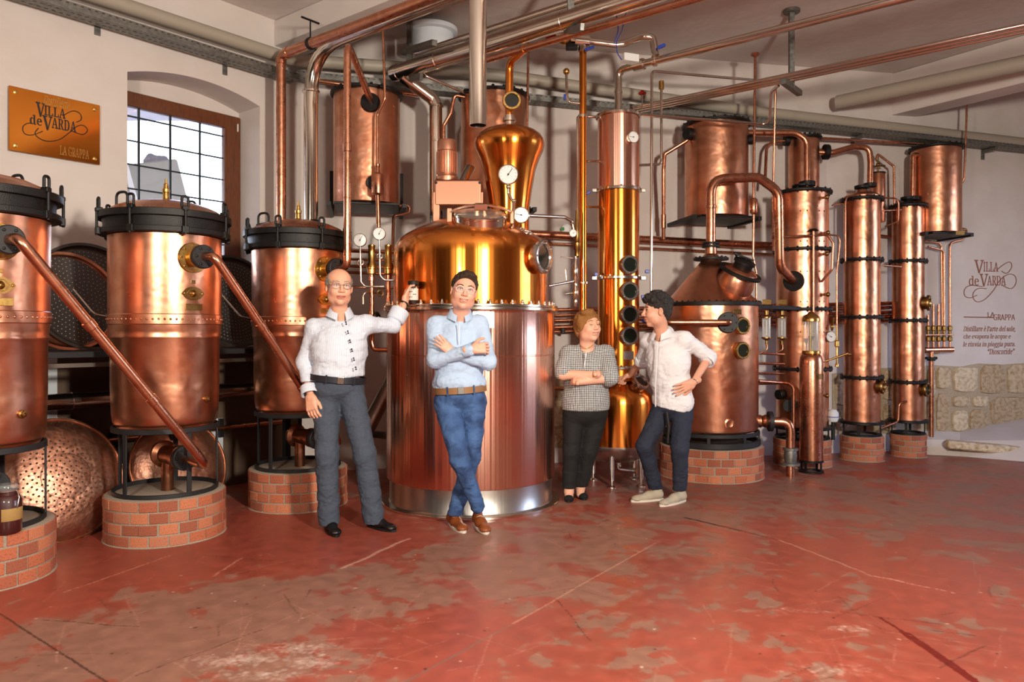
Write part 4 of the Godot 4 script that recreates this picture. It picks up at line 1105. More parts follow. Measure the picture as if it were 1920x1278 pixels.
func columns() -> void:
	var c1 := Vector3(2.966, 0, -7.74)
	var t := tall_column(c1, .252, [.39, .98, 1.58, 2.18, 2.765], .282, .27, 14, "widest riveted copper column with four black-flanged sections", "round brick plinth under the widest copper column", 71)
	part("lid", mb().lathe(at(c1 + UP * 2.775), P2([.25, 0, .2, .012, .1, .02, .09, .02]), 40), M.copper_old, t)
	part("top_flange", mb().ring(at(c1 + UP * 2.79), .02, .11, .02, 32).ring(at(c1 + UP * 2.83), .02, .10, .02, 32), M.iron, t)
	var fd := Vector3(-.62, 0, .78)
	part("vapour_flange", mb().cyl(along(c1 + fd * .24 + UP * 1.855, fd), .10, .05, 28).cyl(along(c1 + fd * .20 + UP * 1.855, fd), .06, .06, 20), M.iron, t)
	var s := mb()
	for i in 6: for k in 5:
		var a := 1.0 + .25 * k
		s.ball(c1 + Vector3(cos(a) * .252, 1.05 + i * .3, sin(a) * .252), .008, 6)
	part("plug_screws", s, M.brass_dark, t)
	for q in [[.5, 2.68], [.55, 2.33], [.5, 2.12], [.55, 1.72], [.5, .72]]:
		part("tap", mb().tube([c1 + Vector3(sin(q[0]) * .24, q[1], cos(q[0]) * .24), c1 + Vector3(sin(q[0]) * .31, q[1], cos(q[0]) * .31)], .012, 8).ball(c1 + Vector3(sin(q[0]) * .30, q[1], cos(q[0]) * .30), .024, 8), M.brass_dark, t)
	# U-shaped sampling pipe with a hand wheel in front of the column
	var d0 := 7.42
	part("sampling_pipe", mb().tube([V(1446, 445, d0), V(1552, 440, d0), V(1562, 455, d0), V(1560, 505, d0), V(1540, 528, 7.5)], .012, 10, .04), M.copper_pipe, t)
	part("wheel_stem", mb().tube([V(1525, 432, d0), V(1525, 590, d0)], .012, 10), M.copper_pipe, t)
	part("hand_wheel", mb().lathe(at(V(1525, 432, d0)), P2([0, .02, .03, .016, .05, .0, .045, -.006, .01, -.004, .01, -.02]), 20), M.iron, t)
	part("side_outlet", mb().cyl(along(c1 + Vector3(-.2, .62, .2), Vector3(-.4, 0, .9)), .065, .06, 24).cyl(along(c1 + Vector3(-.24, .72, .1), Vector3(-.8, 0, .4)), .05, .06, 20), M.iron, t)
	var c2 := Vector3(3.714, 0, -8.04)
	t = tall_column(c2, .18, [.40, .873, 1.507, 2.11, 2.75], .216, .256, 12, "slimmer copper column with three black flanges and a brass side port low down", "round brick plinth under the slimmer middle column", 72)
	part("lid", mb().lathe(at(c2 + UP * 2.76), P2([.185, 0, .185, .02, .15, .05, .06, .065, .05, .1]), 40), M.copper_pipe, t)
	part("top_flange", mb().ring(at(c2 + UP * 2.87), .02, .075, .03, 28), M.iron, t)
	port(t, c2 + Vector3(.14, .78, .16), .075, Vector3(.75, 0, .65), M.brass_dark, .08, 8)
	var c3 := Vector3(4.324, 0, -8.268)
	t = tall_column(c3, .16, [.388, .81, 1.476, 2.117, 2.716], .182, .24, 10, "copper column next to the wall lettering with two brass side ports", "round brick plinth nearest the wall lettering", 73)
	part("lid", mb().lathe(at(c3 + UP * 2.73), P2([.165, 0, .14, .02, .05, .03, .04, .06]), 36), M.iron, t)
	part("top_flange", mb().ring(at(c3 + UP * 2.79), .02, .075, .03, 28), M.iron, t)
	port(t, c3 + Vector3(.15, 1.66, .13), .085, Vector3(.8, 0, .6), M.brass_dark, .08, 8)
	port(t, c3 + Vector3(.12, .73, .15), .075, Vector3(.6, 0, .8), M.brass_dark, .08, 8)
	for q in [[c2, .18, 1.6, 5], [c2, .18, 2.2, 4], [c2, .18, 1.0, 4], [c3, .16, 1.6, 5], [c3, .16, 2.2, 4]]:
		s = mb()
		for i in q[3]: s.ball(q[0] + Vector3(.0, q[2] + i * .1, q[1]), .007, 6)
		part("plug_screws", s, M.brass_dark, t if q[0] == c3 else get_node("rectifying_column_001"))
	# thin receiver with the glass bell
	var rc := Vector3(2.885, 0, -7.30)
	t = thing("receiver_cylinder", "thin free-standing copper cylinder with a brass-capped glass bell on top", "receiver", at(rc))
	part("foot_ring", mb().ring(at(rc), .085, .115, .018, 36).ring(at(rc + UP * .10), .09, .112, .02, 36), M.iron, t)
	for k in 4: part("leg", mb().bar(rc + Vector3(cos(k * 1.57 + .9), 0, sin(k * 1.57 + .9)) * .1, rc + Vector3(cos(k * 1.57 + .9), .11 / .1, sin(k * 1.57 + .9)) * .1, .025, .01, Vector3(-sin(k * 1.57 + .9), 0, cos(k * 1.57 + .9))), M.iron, t)
	part("cylinder", mb().lathe(at(rc), P2([0, .115, .105, .115, .108, .13, .108, 1.06, .10, 1.11, .08, 1.135, .07, 1.14]), 44, 0.0, TAU, .6), M.copper_pipe, t)
	part("brass_collar", mb().ring(at(rc + UP * 1.14), .05, .085, .03, 36), M.brass, t)
	part("glass_bell", mb().lathe(at(rc), P2([.072, 1.17, .072, 1.45, .07, 1.45, .07, 1.17]), 32), M.glass, t)
	part("hydrometer", mb().lathe(at(rc), P2([.005, 1.17, .005, 1.26, .026, 1.30, .03, 1.31, .0, 1.312]), 16), M.brass_dark, t)
	part("bell_cap", mb().lathe(at(rc), P2([.08, 1.45, .082, 1.47, .07, 1.5, .04, 1.52, .025, 1.54, 0, 1.55]), 32), M.brass, t)
	for k in 4: part("tie_rod", mb().tube([rc + Vector3(cos(k * 1.57 + .5) * .08, 1.15, sin(k * 1.57 + .5) * .08), rc + Vector3(cos(k * 1.57 + .5) * .08, 1.47, sin(k * 1.57 + .5) * .08)], .004, 6), M.brass, t)
	part("plate", mb().lathe(at(rc + UP * .90), P2([.1085, 0, .1095, .001, .1095, .049, .1085, .05]), 8, .3, 1.5), M.brass_dark, t)

func wall_tank(c: Vector3, r: float, y0: float, y1: float, label: String, m: Material, wall_n: Vector3, shelf := true) -> Node3D:
	var t := thing("cooling_tank", label, "tank", at(c + UP * y0))
	part("tank_body", mb().lathe(at(c), P2([0, y0, r - .01, y0, r, y0 + .01, r, y1]), 64), m, t)
	var f := part("top_flange", mb().ring(at(c + UP * y1), r - .02, r + .03, .03, 56, .008).lathe(at(c + UP * (y1 + .012)), P2([r - .01, 0, 0, .03]), 40), M.iron, t)
	part("bolt", bolts(at(c + UP * (y1 + .03)), r + .01, .014, 20, .016), M.iron, f)
	if shelf:
		var dd := wall_n
		part("shelf_plate", mb().box(Transform3D(Basis(UP.cross(dd), UP, dd), c + UP * (y0 - .015)), Vector3(r * 1.9, .02, r * 1.9), .004), M.iron, t)
		for s in [-1, 1]:
			var q: Vector3 = c + UP.cross(dd) * (r + .03) * s
			part("bracket", mb().bar(q + UP * (y0 - .02) + dd * r * .8, q + UP * (y0 - .02) - dd * (r + .15), .04, .04, UP).bar(q - dd * (r + .13) + UP * (y0 - .02), q - dd * (r + .13) + UP * (y0 + .4), .04, .04, dd), M.iron, t)
	return t
func tanks() -> void:
	var t := wall_tank(V(688, 280, 6.95) * Vector3(1, 0, 1), .30, 2.50, 3.50, "round copper cooling tank on a wall shelf beside the steel duct and window wall", M.copper_old, N2)
	var c := V(688, 280, 6.95) * Vector3(1, 0, 1)
	part("inlet_flange", mb().cyl(along(c + Vector3(.08, 3.36, .27), Vector3(.25, .25, 1)), .085, .05, 28), M.iron, t)
	part("lug", mb().cyl(along(c + Vector3(.1, 2.66, .27), Vector3(.3, 0, 1)), .06, .05, 20), M.iron, t)
	wall_tank(V(926, 280, 7.15) * Vector3(1, 0, 1), .31, 2.50, 3.54, "round copper cooling tank half hidden behind the onion-shaped still head", M.copper_old, N2)
	t = wall_tank(V(1343, 320, 7.72) * Vector3(1, 0, 1), .315, 2.50, 3.43, "round copper cooling tank on the wall above the cone-topped still", M.copper_old, N2)
	c = V(1343, 320, 7.72) * Vector3(1, 0, 1)
	part("lug", mb().cyl(along(c + Vector3(-.28, 3.33, .12), Vector3(-.9, 0, .5)), .06, .07, 20).cyl(along(c + Vector3(.30, 3.28, .1), Vector3(.9, 0, .5)), .05, .06, 20), M.iron, t)
	wall_tank(V(1507, 300, 8.12) * Vector3(1, 0, 1), .157, 2.45, 3.40, "narrow copper cooling tank rising behind the widest column", M.copper_old, N2, false)
	t = wall_tank(V(1755, 360, 8.33) * Vector3(1, 0, 1), .25, 2.42, 3.34, "copper cooling tank on the wall beside the painted lettering", M.copper_old, N2)
	c = V(1755, 360, 8.33) * Vector3(1, 0, 1)
	part("tag_plate", mb().box(at(c + Vector3(.1, 2.40, .28)), Vector3(.09, .04, .01), .002), M.brass, t)
	var s := V(1646, 345, 8.3) * Vector3(1, 0, 1)
	t = thing("small_condenser", "small copper canister with a brass tap between the two slimmer columns", "canister", at(s + UP * 2.55))
	part("canister_body", mb().lathe(at(s), P2([0, 2.55, .07, 2.55, .074, 2.56, .074, 3.08, .07, 3.09, 0, 3.1]), 32), M.copper_old, t)
	part("rim", mb().ring(at(s + UP * 3.08), .06, .08, .014, 32), M.iron, t)
	part("tap", mb().tube([s + UP * 3.1, s + UP * 3.3], .01, 8).ball(s + UP * 3.18, .022, 8).tube([s + Vector3(-.06, 3.16, 0), s + Vector3(.08, 3.17, 0)], .009, 8), M.brass_dark, t)
func pipe(pts: Array, r: float, m: Material, label: String, bend := .06, fl_at := [], called := "copper_pipe") -> Node3D:
	if fl_at.is_empty():
		return single(called, mb().tube(pts, r, 12 if r < .03 else 18, bend), m, label, "pipe")
	var lo: Vector3 = pts[0]
	for p in pts:
		if p.y < lo.y: lo = p
	var t := thing(called, label, "pipe", at(lo))
	part("tube", mb().tube(pts, r, 12 if r < .03 else 18, bend), m, t)
	for f in fl_at:   # [point, direction, material, extra radius, length]
		part("collar", mb().ring(along(f[0] - f[1].normalized() * f[4] / 2, f[1]), r - .004, r + f[3], f[4], 20, .003), f[2], t)
	return t
func pipes() -> void:
	var CU: Material = M.copper_pipe
	var ST: Material = M.steel
	# risers beside the window, turning under the ceiling towards the room
	var a := V(527, 103, 6.7)
	var t := pipe([Vector3(a.x, .95, a.z), a, a + N1 * 5.0], .043, CU, "thick copper pipe rising behind the stills and turning along the ceiling beam", .09, [[a - UP * .06, UP, CU, .005, .05], [a + N1 * .1, N1, CU, .005, .04]])
	var hk := a + N1 * .42
	part("hanger", mb().ring(along(hk - N1 * .012, N1), .043, .052, .03, 20).tube([hk + UP * .05, hk + UP * .2], .007, 6).tube([hk + UP * .2 - T1 * .09, hk + UP * .2 + T1 * .09], .009, 6), M.iron, t)
	a = V(583, 92, 6.55)
	t = pipe([Vector3(a.x, .95, a.z), a + UP * .0, a + N1 * 5.0], .061, ST, "thick stainless duct rising behind the stills and bending along the ceiling", .42, [[V(583, 172, 6.55), UP, ST, .014, .02]], "steel_pipe")
	var p3 := still_pos(2)
	var tc := V(688, 280, 6.95) * Vector3(1, 0, 1)
	var top := p3 + N1 * .60
	pipe([p3 + N1 * .47 + UP * 1.83, top + UP * 1.83, top + UP * 3.5, tc + Vector3(.095, 3.375, .32)], .028, CU, "copper pipe climbing from the older man's still up to a cooling tank", .1, [[top + UP * 2.72, UP, CU, .005, .06], [top + UP * 2.35, UP, CU, .002, .01]])
	a = V(708, 345, 6.55)
	t = thing("copper_pipe", "thin copper pipe with a small canister hanging before the first cooling tank", "pipe", at(V(710, 440, 6.55)))
	part("tube", mb().tube([V(717, 20, 6.5), V(722, 185, 6.5), V(708, 214, 6.55), V(707, 320, 6.55)], .011, 10, .05), CU, t)
	part("tube", mb().tube([V(708, 362, 6.55), V(710, 440, 6.55)], .02, 12), CU, t)
	part("canister", mb().lathe(at(V(708, 366, 6.55)), P2([.03, 0, .052, .012, .054, .02, .054, .17, .05, .18, .02, .195, .016, .24, .02, .245, .02, .27, .012, .275]), 24), CU, t)
	pipe([W2(598, 152, .28), W2(800, 180, .28)], .021, CU, "copper pipe crossing the wall just above the first cooling tank")
	pipe([V(748, 386, 6.9), V(768, 386, 6.9), V(768, 398, 6.9), V(738, 405, 6.8), V(736, 475, 6.6), V(750, 486, 6.5)], .014, CU, "bent copper drain pipe below the first cooling tank", .04)
	# stainless main with its branch and frame
	a = V(738, 138, 7.0)
	t = pipe([a, a + N1 * 6], .072, ST, "large stainless main slanting overhead above the pot still", .0, [[a + N1 * .05, N1, ST, .006, .06], [a + N1 * .55, N1, ST, .006, .05], [a + N1 * 1.9, N1, ST, .004, .02]], "steel_pipe")
	pipe([a + N1 * .3 + UP * .12, a + N1 * 6 + UP * .12], .028, ST, "thinner stainless tube riding on top of the overhead main", .0, [], "steel_pipe")
	pipe([a + N1 * .95 - UP * .125, a + N1 * 6 - UP * .125], .026, CU, "copper tube hung under the overhead stainless main")
	var b := a + N1 * .12 - UP * .07
	pipe([b + UP * .02, V(812, 186, 7.05), V(817, 196, 7.05), V(818, 470, 7.05)], .06, ST, "stainless branch dropping from the main behind the stirring motor", .08, [[V(818, 200, 7.05), UP, ST, .006, .02], [V(818, 265, 7.05), UP, ST, .005, .015]], "steel_pipe")
	pipe([V(790, 112, 6.85), V(786, 128, 6.8), V(800, 143, 6.8), V(885, 180, 7.0)], .013, ST, "thin bent tube slanting from the main's end to the hidden tank", .04, [], "steel_pipe")
	pipe([V(872, 182, 7.0), V(852, 178, 7.0), V(845, 212, 7.0), V(832, 235, 7.0), V(832, 270, 7.0)], .016, CU, "short crooked copper pipe above the stirring motor", .04)
	t = thing("pipe_gantry", "pale square steel frame carrying the end of the overhead main", "support", at(V(768, 140, 7.0)))
	part("post", mb().bar(V(768, 30, 6.9), V(768, 145, 6.9), .05, .05), M.zinc, t)
	part("arm", mb().bar(V(755, 98, 6.95), V(815, 80, 6.4), .05, .05, UP), M.zinc, t)
	part("foot", mb().bar(V(758, 148, 7.0), V(790, 144, 6.7), .06, .03, UP), M.zinc, t)
	t = thing("pipe_gantry", "pale steel hanger gripping the overhead main above the onion head", "support", at(V(1075, 60, 5.75)))
	part("post", mb().bar(V(1066, -60, 5.75), V(1072, 45, 5.75), .05, .05), M.zinc, t)
	part("cross_bar", mb().bar(V(1060, 62, 5.9), V(1092, 50, 5.45), .05, .03, UP), M.zinc, t)
	a = V(896, 235, 5.2)
	var dk := mb().lathe(at(Vector3(a.x, 0, a.z)), P2([.056, CEIL, .056, a.y, .060, a.y, .060, CEIL]), 32)
	single("steel_duct", dk, M.steel, "open-ended stainless duct hanging from the ceiling over the pot still", "duct")
	# round ventilation boxes in the dark ceiling corner
	single("duct_box", mb().lathe(at(V(810, 95, 7.1)), P2([0, 0, .20, 0, .20, .15, .24, .16, .24, .2, 0, .2]), 32), M.panel_white, "white round ventilation box under the dark ceiling corner", "duct")
	pipe([V(991, 75, 6.8), V(988, 250, 6.8)], .011, CU, "thin straight copper pipe behind the onion head's neck")
	# standing pipe between pot still and column
	var d := 6.62
	t = pipe([V(1093, 586, d), V(1093, 78, d)], .032, M.copper_orange, "straight orange copper pipe standing between pot still and column", .0, [[V(1093, 218, d), UP, ST, .012, .025], [V(1093, 530, d), UP, ST, .014, .02], [V(1093, 92, d), UP, ST, .008, .05]])
	t = thing("valve_train", "stainless valve train with red and brass ends under the ceiling", "valve", at(V(1093, 80, d)))
	part("tube", mb().tube([V(1040, 70, d), V(1155, 84, d), V(1172, 82, d), V(1208, 68, 6.5), V(1224, 70, 6.5), V(1229, 104, 6.5)], .033, 14, .06), ST, t)
	part("brass_body", mb().ball(V(1060, 73, d), .055, 14, Vector3(1.2, 1, 1)), M.brass, t)
	part("red_end", mb().tube([V(1024, 68, d), V(1042, 71, d)], .035, 12), M.red_plastic, t)
	part("coupling", mb().ring(along(V(1078, 76, d), V(1100, 78, d) - V(1078, 76, d)), .03, .055, .13, 20), ST, t)
	part("lever", mb().box(Transform3D(Basis(Vector3.BACK, .35), V(1105, 91, d - .06)), Vector3(.09, .02, .03), .004), M.blue_plastic, t)
	part("lever", mb().box(Transform3D(Basis(Vector3.BACK, .4), V(1240, 87, 6.45)), Vector3(.07, .025, .03), .004), M.blue_plastic, t)
	part("block", mb().box(at(V(1072, 88, d)), Vector3(.1, .05, .06), .005), M.ink, t)
	var cb := mb()
	cb.tube([V(1174, 22, 6.3), V(1166, 58, 6.3), V(1155, 78, 6.35), V(1157, 100, 6.4), V(1166, 112, 6.45)], .005, 6, .1)
	cb.tube([V(1156, 30, 6.3), V(1160, 55, 6.3), V(1152, 80, 6.35)], .005, 6, .1)
	single("blue_cable", cb, M.blue_cable, "thin blue cables drooping onto the valve actuator", "cable")
	# steel overflow from the column top to the right-hand ceiling
	var ct := Vector3(.955, 3.30, -6.8)
	var e0 := V(1178, 127, 6.72)
	var e1 := on_plane(1680, 0, Vector3(0, e0.y + .02, 0), UP)
	t = pipe([ct, Vector3(ct.x, e0.y, ct.z), e0 + (e1 - e0) * .02, e1, e1 + (e1 - e0) * .6], .034, ST, "stainless pipe leaving the column top and running along the ceiling", .1, [[e0 + (e1 - e0) * .05, e1 - e0, ST, .016, .1], [e0 + (e1 - e0) * .12, e1 - e0, ST, .012, .03], [Vector3(ct.x, 3.5, ct.z), UP, ST, .006, .02]], "steel_pipe")
	single("valve_actuator", mb().box(Transform3D(Basis(UP, .35), V(1180, 110, 6.6)), Vector3(.15, .07, .1), .008), M.dial, "pale box of a valve actuator beside the column's overflow pipe", "actuator")
	# three parallel tubes to the upper right and their hanger
	var g0 := on_plane(1195, 205, Vector3(0, 3.6, 0), UP)
	var g1 := on_plane(1925, 52, Vector3(0, 3.6, 0), UP)
	var gs := (g1 - g0).cross(UP).normalized()
	var gl := ["upper of the three parallel tubes running to the ceiling bracket", "middle of the three parallel tubes running to the ceiling bracket", "lower of the three parallel tubes running to the ceiling bracket"]
	for k in 3:
		pipe([g0 + gs * .075 * (k - 1), g1 + gs * .075 * (k - 1) + (g1 - g0) * .6], .018, ST, gl[k], .0, [], "steel_pipe")
	t = thing("pipe_hanger", "square steel post from the ceiling with a channel under the three tubes", "hanger", at(V(1482, 155, 6.86)))
	var hp := on_plane(1484, 18, Vector3(0, CEIL, 0), UP)
	part("ceiling_plate", mb().cyl(at(hp - UP * .03), .075, .03, 20), M.zinc, t)
	part("post", mb().bar(hp, Vector3(hp.x, 3.56, hp.z), .045, .045), M.zinc, t)
	part("channel", mb().bar(Vector3(hp.x, 3.565, hp.z) - gs * .22, Vector3(hp.x, 3.565, hp.z) + gs * .22, .05, .05, UP), M.zinc, t)
	# thin stainless lines around the column
	pipe([V(1221, 590, 7.0), V(1222, 133, 7.0), V(1412, 150, 7.5)], .013, ST, "tall thin steel line right of the column, bent over at the top", .05, [], "steel_pipe")
	t = pipe([V(1240, 158, 7.1), V(1240, 308, 7.1), V(1190, 310, 7.0)], .013, ST, "short thin steel line with a brass tip beside the column", .05, [[V(1240, 160, 7.1), UP, M.brass, .012, .08]], "steel_pipe")
	pipe([V(1190, 214, 6.95), V(1432, 233, 7.2), V(1443, 226, 7.15), V(1446, 172, 7.0), V(1460, 160, 6.9)], .014, ST, "thin steel line stepping across to the three tubes' bracket", .05, [], "steel_pipe")
	pipe([V(1084, 470, 6.7), V(1083, 218, 6.7), V(1120, 219, 6.8)], .013, ST, "thin steel line beside the standing orange pipe", .03, [], "steel_pipe")
	for q in [[302, "upper"], [388, "lower"]]:
		pipe([V(1100, q[0], 6.66), V(1124, q[0], 6.8)], .011, ST, q[1] + " short steel stub joining standing pipe and column", .0, [], "steel_pipe")
	t = thing("vent_valve", "small upright steel vent with a ball on top beside the standing pipe", "valve", at(V(1060, 190, 6.62)))
	part("tube", mb().tube([V(1090, 194, 6.62), V(1068, 192, 6.62), V(1063, 180, 6.62), V(1062, 140, 6.62)], .012, 8, .03), ST, t)
	part("ball", mb().ball(V(1062, 134, 6.62), .03, 12), M.brass, t)
	part("lever", mb().box(at(V(1059, 182, 6.58)), Vector3(.02, .05, .02), .003), M.blue_plastic, t)
	t = thing("tap_wheel", "small red hand wheel on a thin stem above the column", "valve", at(V(1204, 200, 7.3)))
	part("stem", mb().tube([V(1204, 176, 7.3), V(1204, 205, 7.3)], .008, 8), ST, t)
	part("wheel", mb().torus(at(V(1204, 175, 7.3)), .03, .01, 16, 6).ball(V(1204, 173, 7.3), .022, 8), M.red_plastic, t)
	# thin copper lines around the third tank
	t = pipe([V(1416, 102, 7.3), V(1413, 372, 7.3)], .012, CU, "thin copper line with a disc on top before the third cooling tank", .0, [[V(1416, 102, 7.3), UP, CU, .03, .02]])
	part("canister", mb().lathe(at(V(1413, 402, 7.3)), P2([.012, 0, .03, .01, .036, .02, .036, .14, .03, .15, .014, .16]), 20), CU, t)
	part("tube", mb().tube([V(1413, 402, 7.3), V(1412, 480, 7.3), V(1418, 510, 7.3), V(1418, 560, 7.3)], .011, 8, .05), CU, t)
	pipe([V(1454, 162, 7.2), V(1450, 350, 7.4), V(1450, 470, 7.5)], .011, CU, "thin copper line hanging from the three tubes' bracket")
	pipe([V(1296, 236, 7.6), V(1290, 240, 7.6), V(1289, 263, 7.6), V(1246, 289, 7.65), V(1244, 318, 7.65), V(1244, 448, 7.8)], .02, CU, "crooked copper pipe left of the third cooling tank", .04, [[V(1244, 415, 7.75), UP, CU, .006, .14]])
	pipe([V(1402, 249, 7.72), V(1492, 249, 7.72), V(1513, 262, 7.72), V(1513, 350, 7.72)], .032, CU, "copper pipe from the third tank arching into the widest column", .12, [[V(1513, 345, 7.72), UP, M.iron, .05, .05]])
	pipe([V(1482, 263, 8.0), V(1446, 266, 8.0), V(1437, 280, 8.0), V(1434, 350, 7.9)], .016, CU, "small copper bend left of the narrow cooling tank", .06, [[V(1475, 263, 8.0), Vector3.RIGHT, M.iron, .045, .05]])
	pipe([V(1530, 285, 8.08), V(1562, 286, 8.05), V(1600, 275, 8.05), V(1630, 276, 8.04), V(1632, 305, 8.04), V(1631, 350, 8.04)], .031, CU, "copper swan-neck pipe from the narrow tank to the slimmer column", .1, [[V(1549, 285, 8.06), Vector3.RIGHT, M.iron, .05, .05], [V(1631, 347, 8.04), UP, M.iron, .035, .04]])
	pipe([V(1643, 300, 8.25), V(1645, 288, 8.25), V(1676, 312, 8.25), V(1677, 390, 8.25)], .012, CU, "thin copper loop above the small canister", .03)
	pipe([V(1722, 291, 8.27), V(1712, 291, 8.27), V(1711, 375, 8.27)], .03, CU, "short copper pipe dropping from the last tank into the last column", .05, [[V(1711, 372, 8.27), UP, M.iron, .04, .04]])
	pipe([V(1813, 196, 8.3), V(1808, 335, 8.3), V(1796, 355, 8.35)], .011, CU, "thin copper line along the right of the last tank", .08)
	pipe([W2(1420, 252, .2), W2(1780, 273, .2)], .015, CU, "thin copper pipe under the cable tray towards the last tank")
	# service pipes along the back wall
	pipe([W2(985, 438, .08), W2(1470, 462, .08)], .042, CU, "thickest horizontal copper service pipe on the back wall")
	pipe([W2(1000, 455, .07), W2(1470, 478, .07)], .013, CU, "thin horizontal copper pipe just below the thickest service pipe")
	var nm := ["first", "second", "third", "fourth", "fifth"]
	for k in 5:
		pipe([W2(1030, [581, 591, 601, 614, 622][k], .1), W2(1680, [568, 576, 585, 593, 601][k], .1)], [.02, .017, .02, .026, .016][k], CU, nm[k] + " from the top of five copper pipes stacked low on the back wall")
	pipe([W2(1030, 728, .1), W2(1120, 727, .1)], .022, CU, "copper pipe low on the wall behind the woman's elbow")
	pipe([W2(1640, 440, .1), W2(1760, 455, .1), W2(1765, 462, .1), W2(1767, 625, .1)], .013, CU, "thin copper line bending down beside the last column", .05)
	valves_left()
	valves_right()
	manifold()
	oddments()

func valves_left() -> void:
	var CU: Material = M.copper_pipe
	var d := 6.15
	for q in [[675, 450, 5.9, "pressure gauge on a knotted steel siphon next to the climbing copper pipe", 645], [711, 438, 6.1, "pressure gauge on a knotted steel siphon next to the pot still", 690]]:
		var t := thing("pressure_gauge", q[3], "gauge", at(V(q[0], q[1] + 70, q[2])))
		gauge(t, V(q[0], q[1], q[2]), .052, Vector3(.1, 0, 1), .5)
		part("siphon", mb().tube([V(q[0], q[1] + 12, q[2]), V(q[0] + 1, q[1] + 40, q[2]), V(q[0] + 2, q[1] + 78, q[2]), V(q[0] + 10, q[1] + 87, q[2]), V(q[0] + 45, q[1] + 87, q[2])], .008, 8, .03).torus(Transform3D(Basis(Vector3.RIGHT, 1.2), V(q[0] + 1, q[1] + 42, q[2])), .022, .007, 16, 6), M.steel, t)
	for q in [[697, 462, 515, 640, "brass safety valve on the pipe nearer the older man"], [728, 458, 515, 572, "brass safety valve on the pipe nearer the pot still"]]:
		var t := thing("safety_valve", q[4], "valve", at(V(q[0], q[3], d)))
		part("brass_body", mb().lathe(at(V(q[0], q[2], d)), P2([.02, 0, .034, .01, .034, .045, .042, .05, .042, .085, .03, .10, .027, .22, .03, .225, .03, .24, .018, .245, 0, .245]), 16), M.brass, t)
		part("pipe", mb().tube([V(q[0], q[2], d), V(q[0], q[3], d)], .02, 12), CU, t)
		part("coupling", mb().ring(at(V(q[0], q[2] + 12, d)), .015, .026, .04, 16).ring(at(V(q[0], q[3] - 50, d)), .015, .028, .03, 16), CU, t)
	var rows := [[471, .018], [487, .012], [500, .014], [512, .014]]
	var nm := ["thick", "thin upper", "brighter middle", "lowest"]
	for k in 4:
		single("copper_pipe", mb().tube([V(640, rows[k][0] - 2, 6.45), V(745, rows[k][0] + 2, 6.35)], rows[k][1], 10), CU, nm[k] + " copper cross pipe between the older man's head and the pot still", "pipe")
	single("steel_pipe", mb().tube([V(655, 538, 6.3), V(746, 540, 6.25)], .011, 10), M.steel, "thin steel cross pipe behind the older man's shoulder", "pipe")
	var t := thing("sample_tap", "small chrome tap bent downward beside the older man's face", "tap", at(V(680, 570, 6.1)))
	part("spout", mb().tube([V(697, 548, 6.15), V(684, 548, 6.1), V(681, 556, 6.1), V(681, 570, 6.1)], .009, 8, .03), M.steel, t)
	part("hand_wheel", mb().torus(Transform3D(Basis(Vector3.RIGHT, 1.3), V(713, 549, 6.1)), .025, .007, 14, 6).tube([V(697, 549, 6.15), V(713, 549, 6.1)], .008, 8), M.brass_dark, t)
	single("copper_pipe", mb().tube([V(697, 600, 6.15), V(697, 640, 6.15), V(700, 655, 6.15), V(732, 656, 6.1)], .02, 12, .05), CU, "copper elbow turning into the pot still below the older man's arm", "pipe")
	single("hand_wheel", mb().torus(Transform3D(Basis(Vector3.FORWARD, 1.2), V(710, 595, 6.1)), .04, .012, 18, 8), M.iron, "black hand wheel below the nearer safety valve", "valve")
	single("steel_duct", mb().tube([V(748, 690, 6.85), V(690, 800, 6.85), V(676, 830, 6.85)], .07, 18), M.steel_brushed, "grey slanting steel duct low between the older man and the pot still", "duct")
	single("cable_tray", mb().bar(V(690, 812, 7.0), V(740, 818, 6.9), .06, .05, UP), M.zinc, "short zinc tray near the floor left of the pot still", "cable tray")

func valves_right() -> void:
	var d := 6.4
	var ST: Material = M.steel
	var t := thing("valve_stack", "upright stack of steel and brass valves right of the pot still", "valve", at(V(1079, 580, d)))
	part("brass_body", mb().lathe(at(V(1082, 482, d)), P2([.012, 0, .022, .01, .022, .06, .03, .07, .03, .12, .02, .13, .026, .14, .026, .24, .018, .26, .012, .40, 0, .4]), 14), M.brass_dark, t)
	part("steel_body", mb().lathe(at(V(1079, 578, d)), P2([0, 0, .01, .01, .016, .06, .012, .08, .024, .10, .024, .16, .014, .18, .014, .24, .022, .25, .022, .36, .012, .38, .012, .44]), 14), ST, t)
	part("steam_pipe", mb().tube([V(992, 404, 6.0), V(1058, 407, 6.3), V(1072, 414, d), V(1078, 440, d)], .016, 10, .05), ST, t)
	part("lever", mb().tube([V(1050, 481, d), V(1075, 484, d)], .006, 6).tube([V(1028, 536, 6.2), V(1075, 527, d)], .011, 8).tube([V(1060, 505, d), V(1062, 525, d)], .006, 6).tube([V(1060, 551, d), V(1076, 549, d)], .009, 8), ST, t)
	gauge(t, V(1075, 437, d - .05), .033, Vector3(-.2, 0, 1), 1.0)
	t = thing("wall_dial", "white round dial with a green dot on the back wall", "dial", at(W2(1060, 433, .03)))
	part("face", mb().cyl(along(W2(1060, 430, .0), N2), .055, .05, 24), M.dial, t)
	part("dot", mb().cyl(along(W2(1055, 429, .05), N2), .02, .003, 16), mat("green_dot", Color(.1, .5, .15), .5), t)
	single("clip", mb().box(at(W2(1056, 620, .17)), Vector3(.04, .06, .03), .008), M.iron, "black clip hanging under the lowest stacked pipe", "clip")

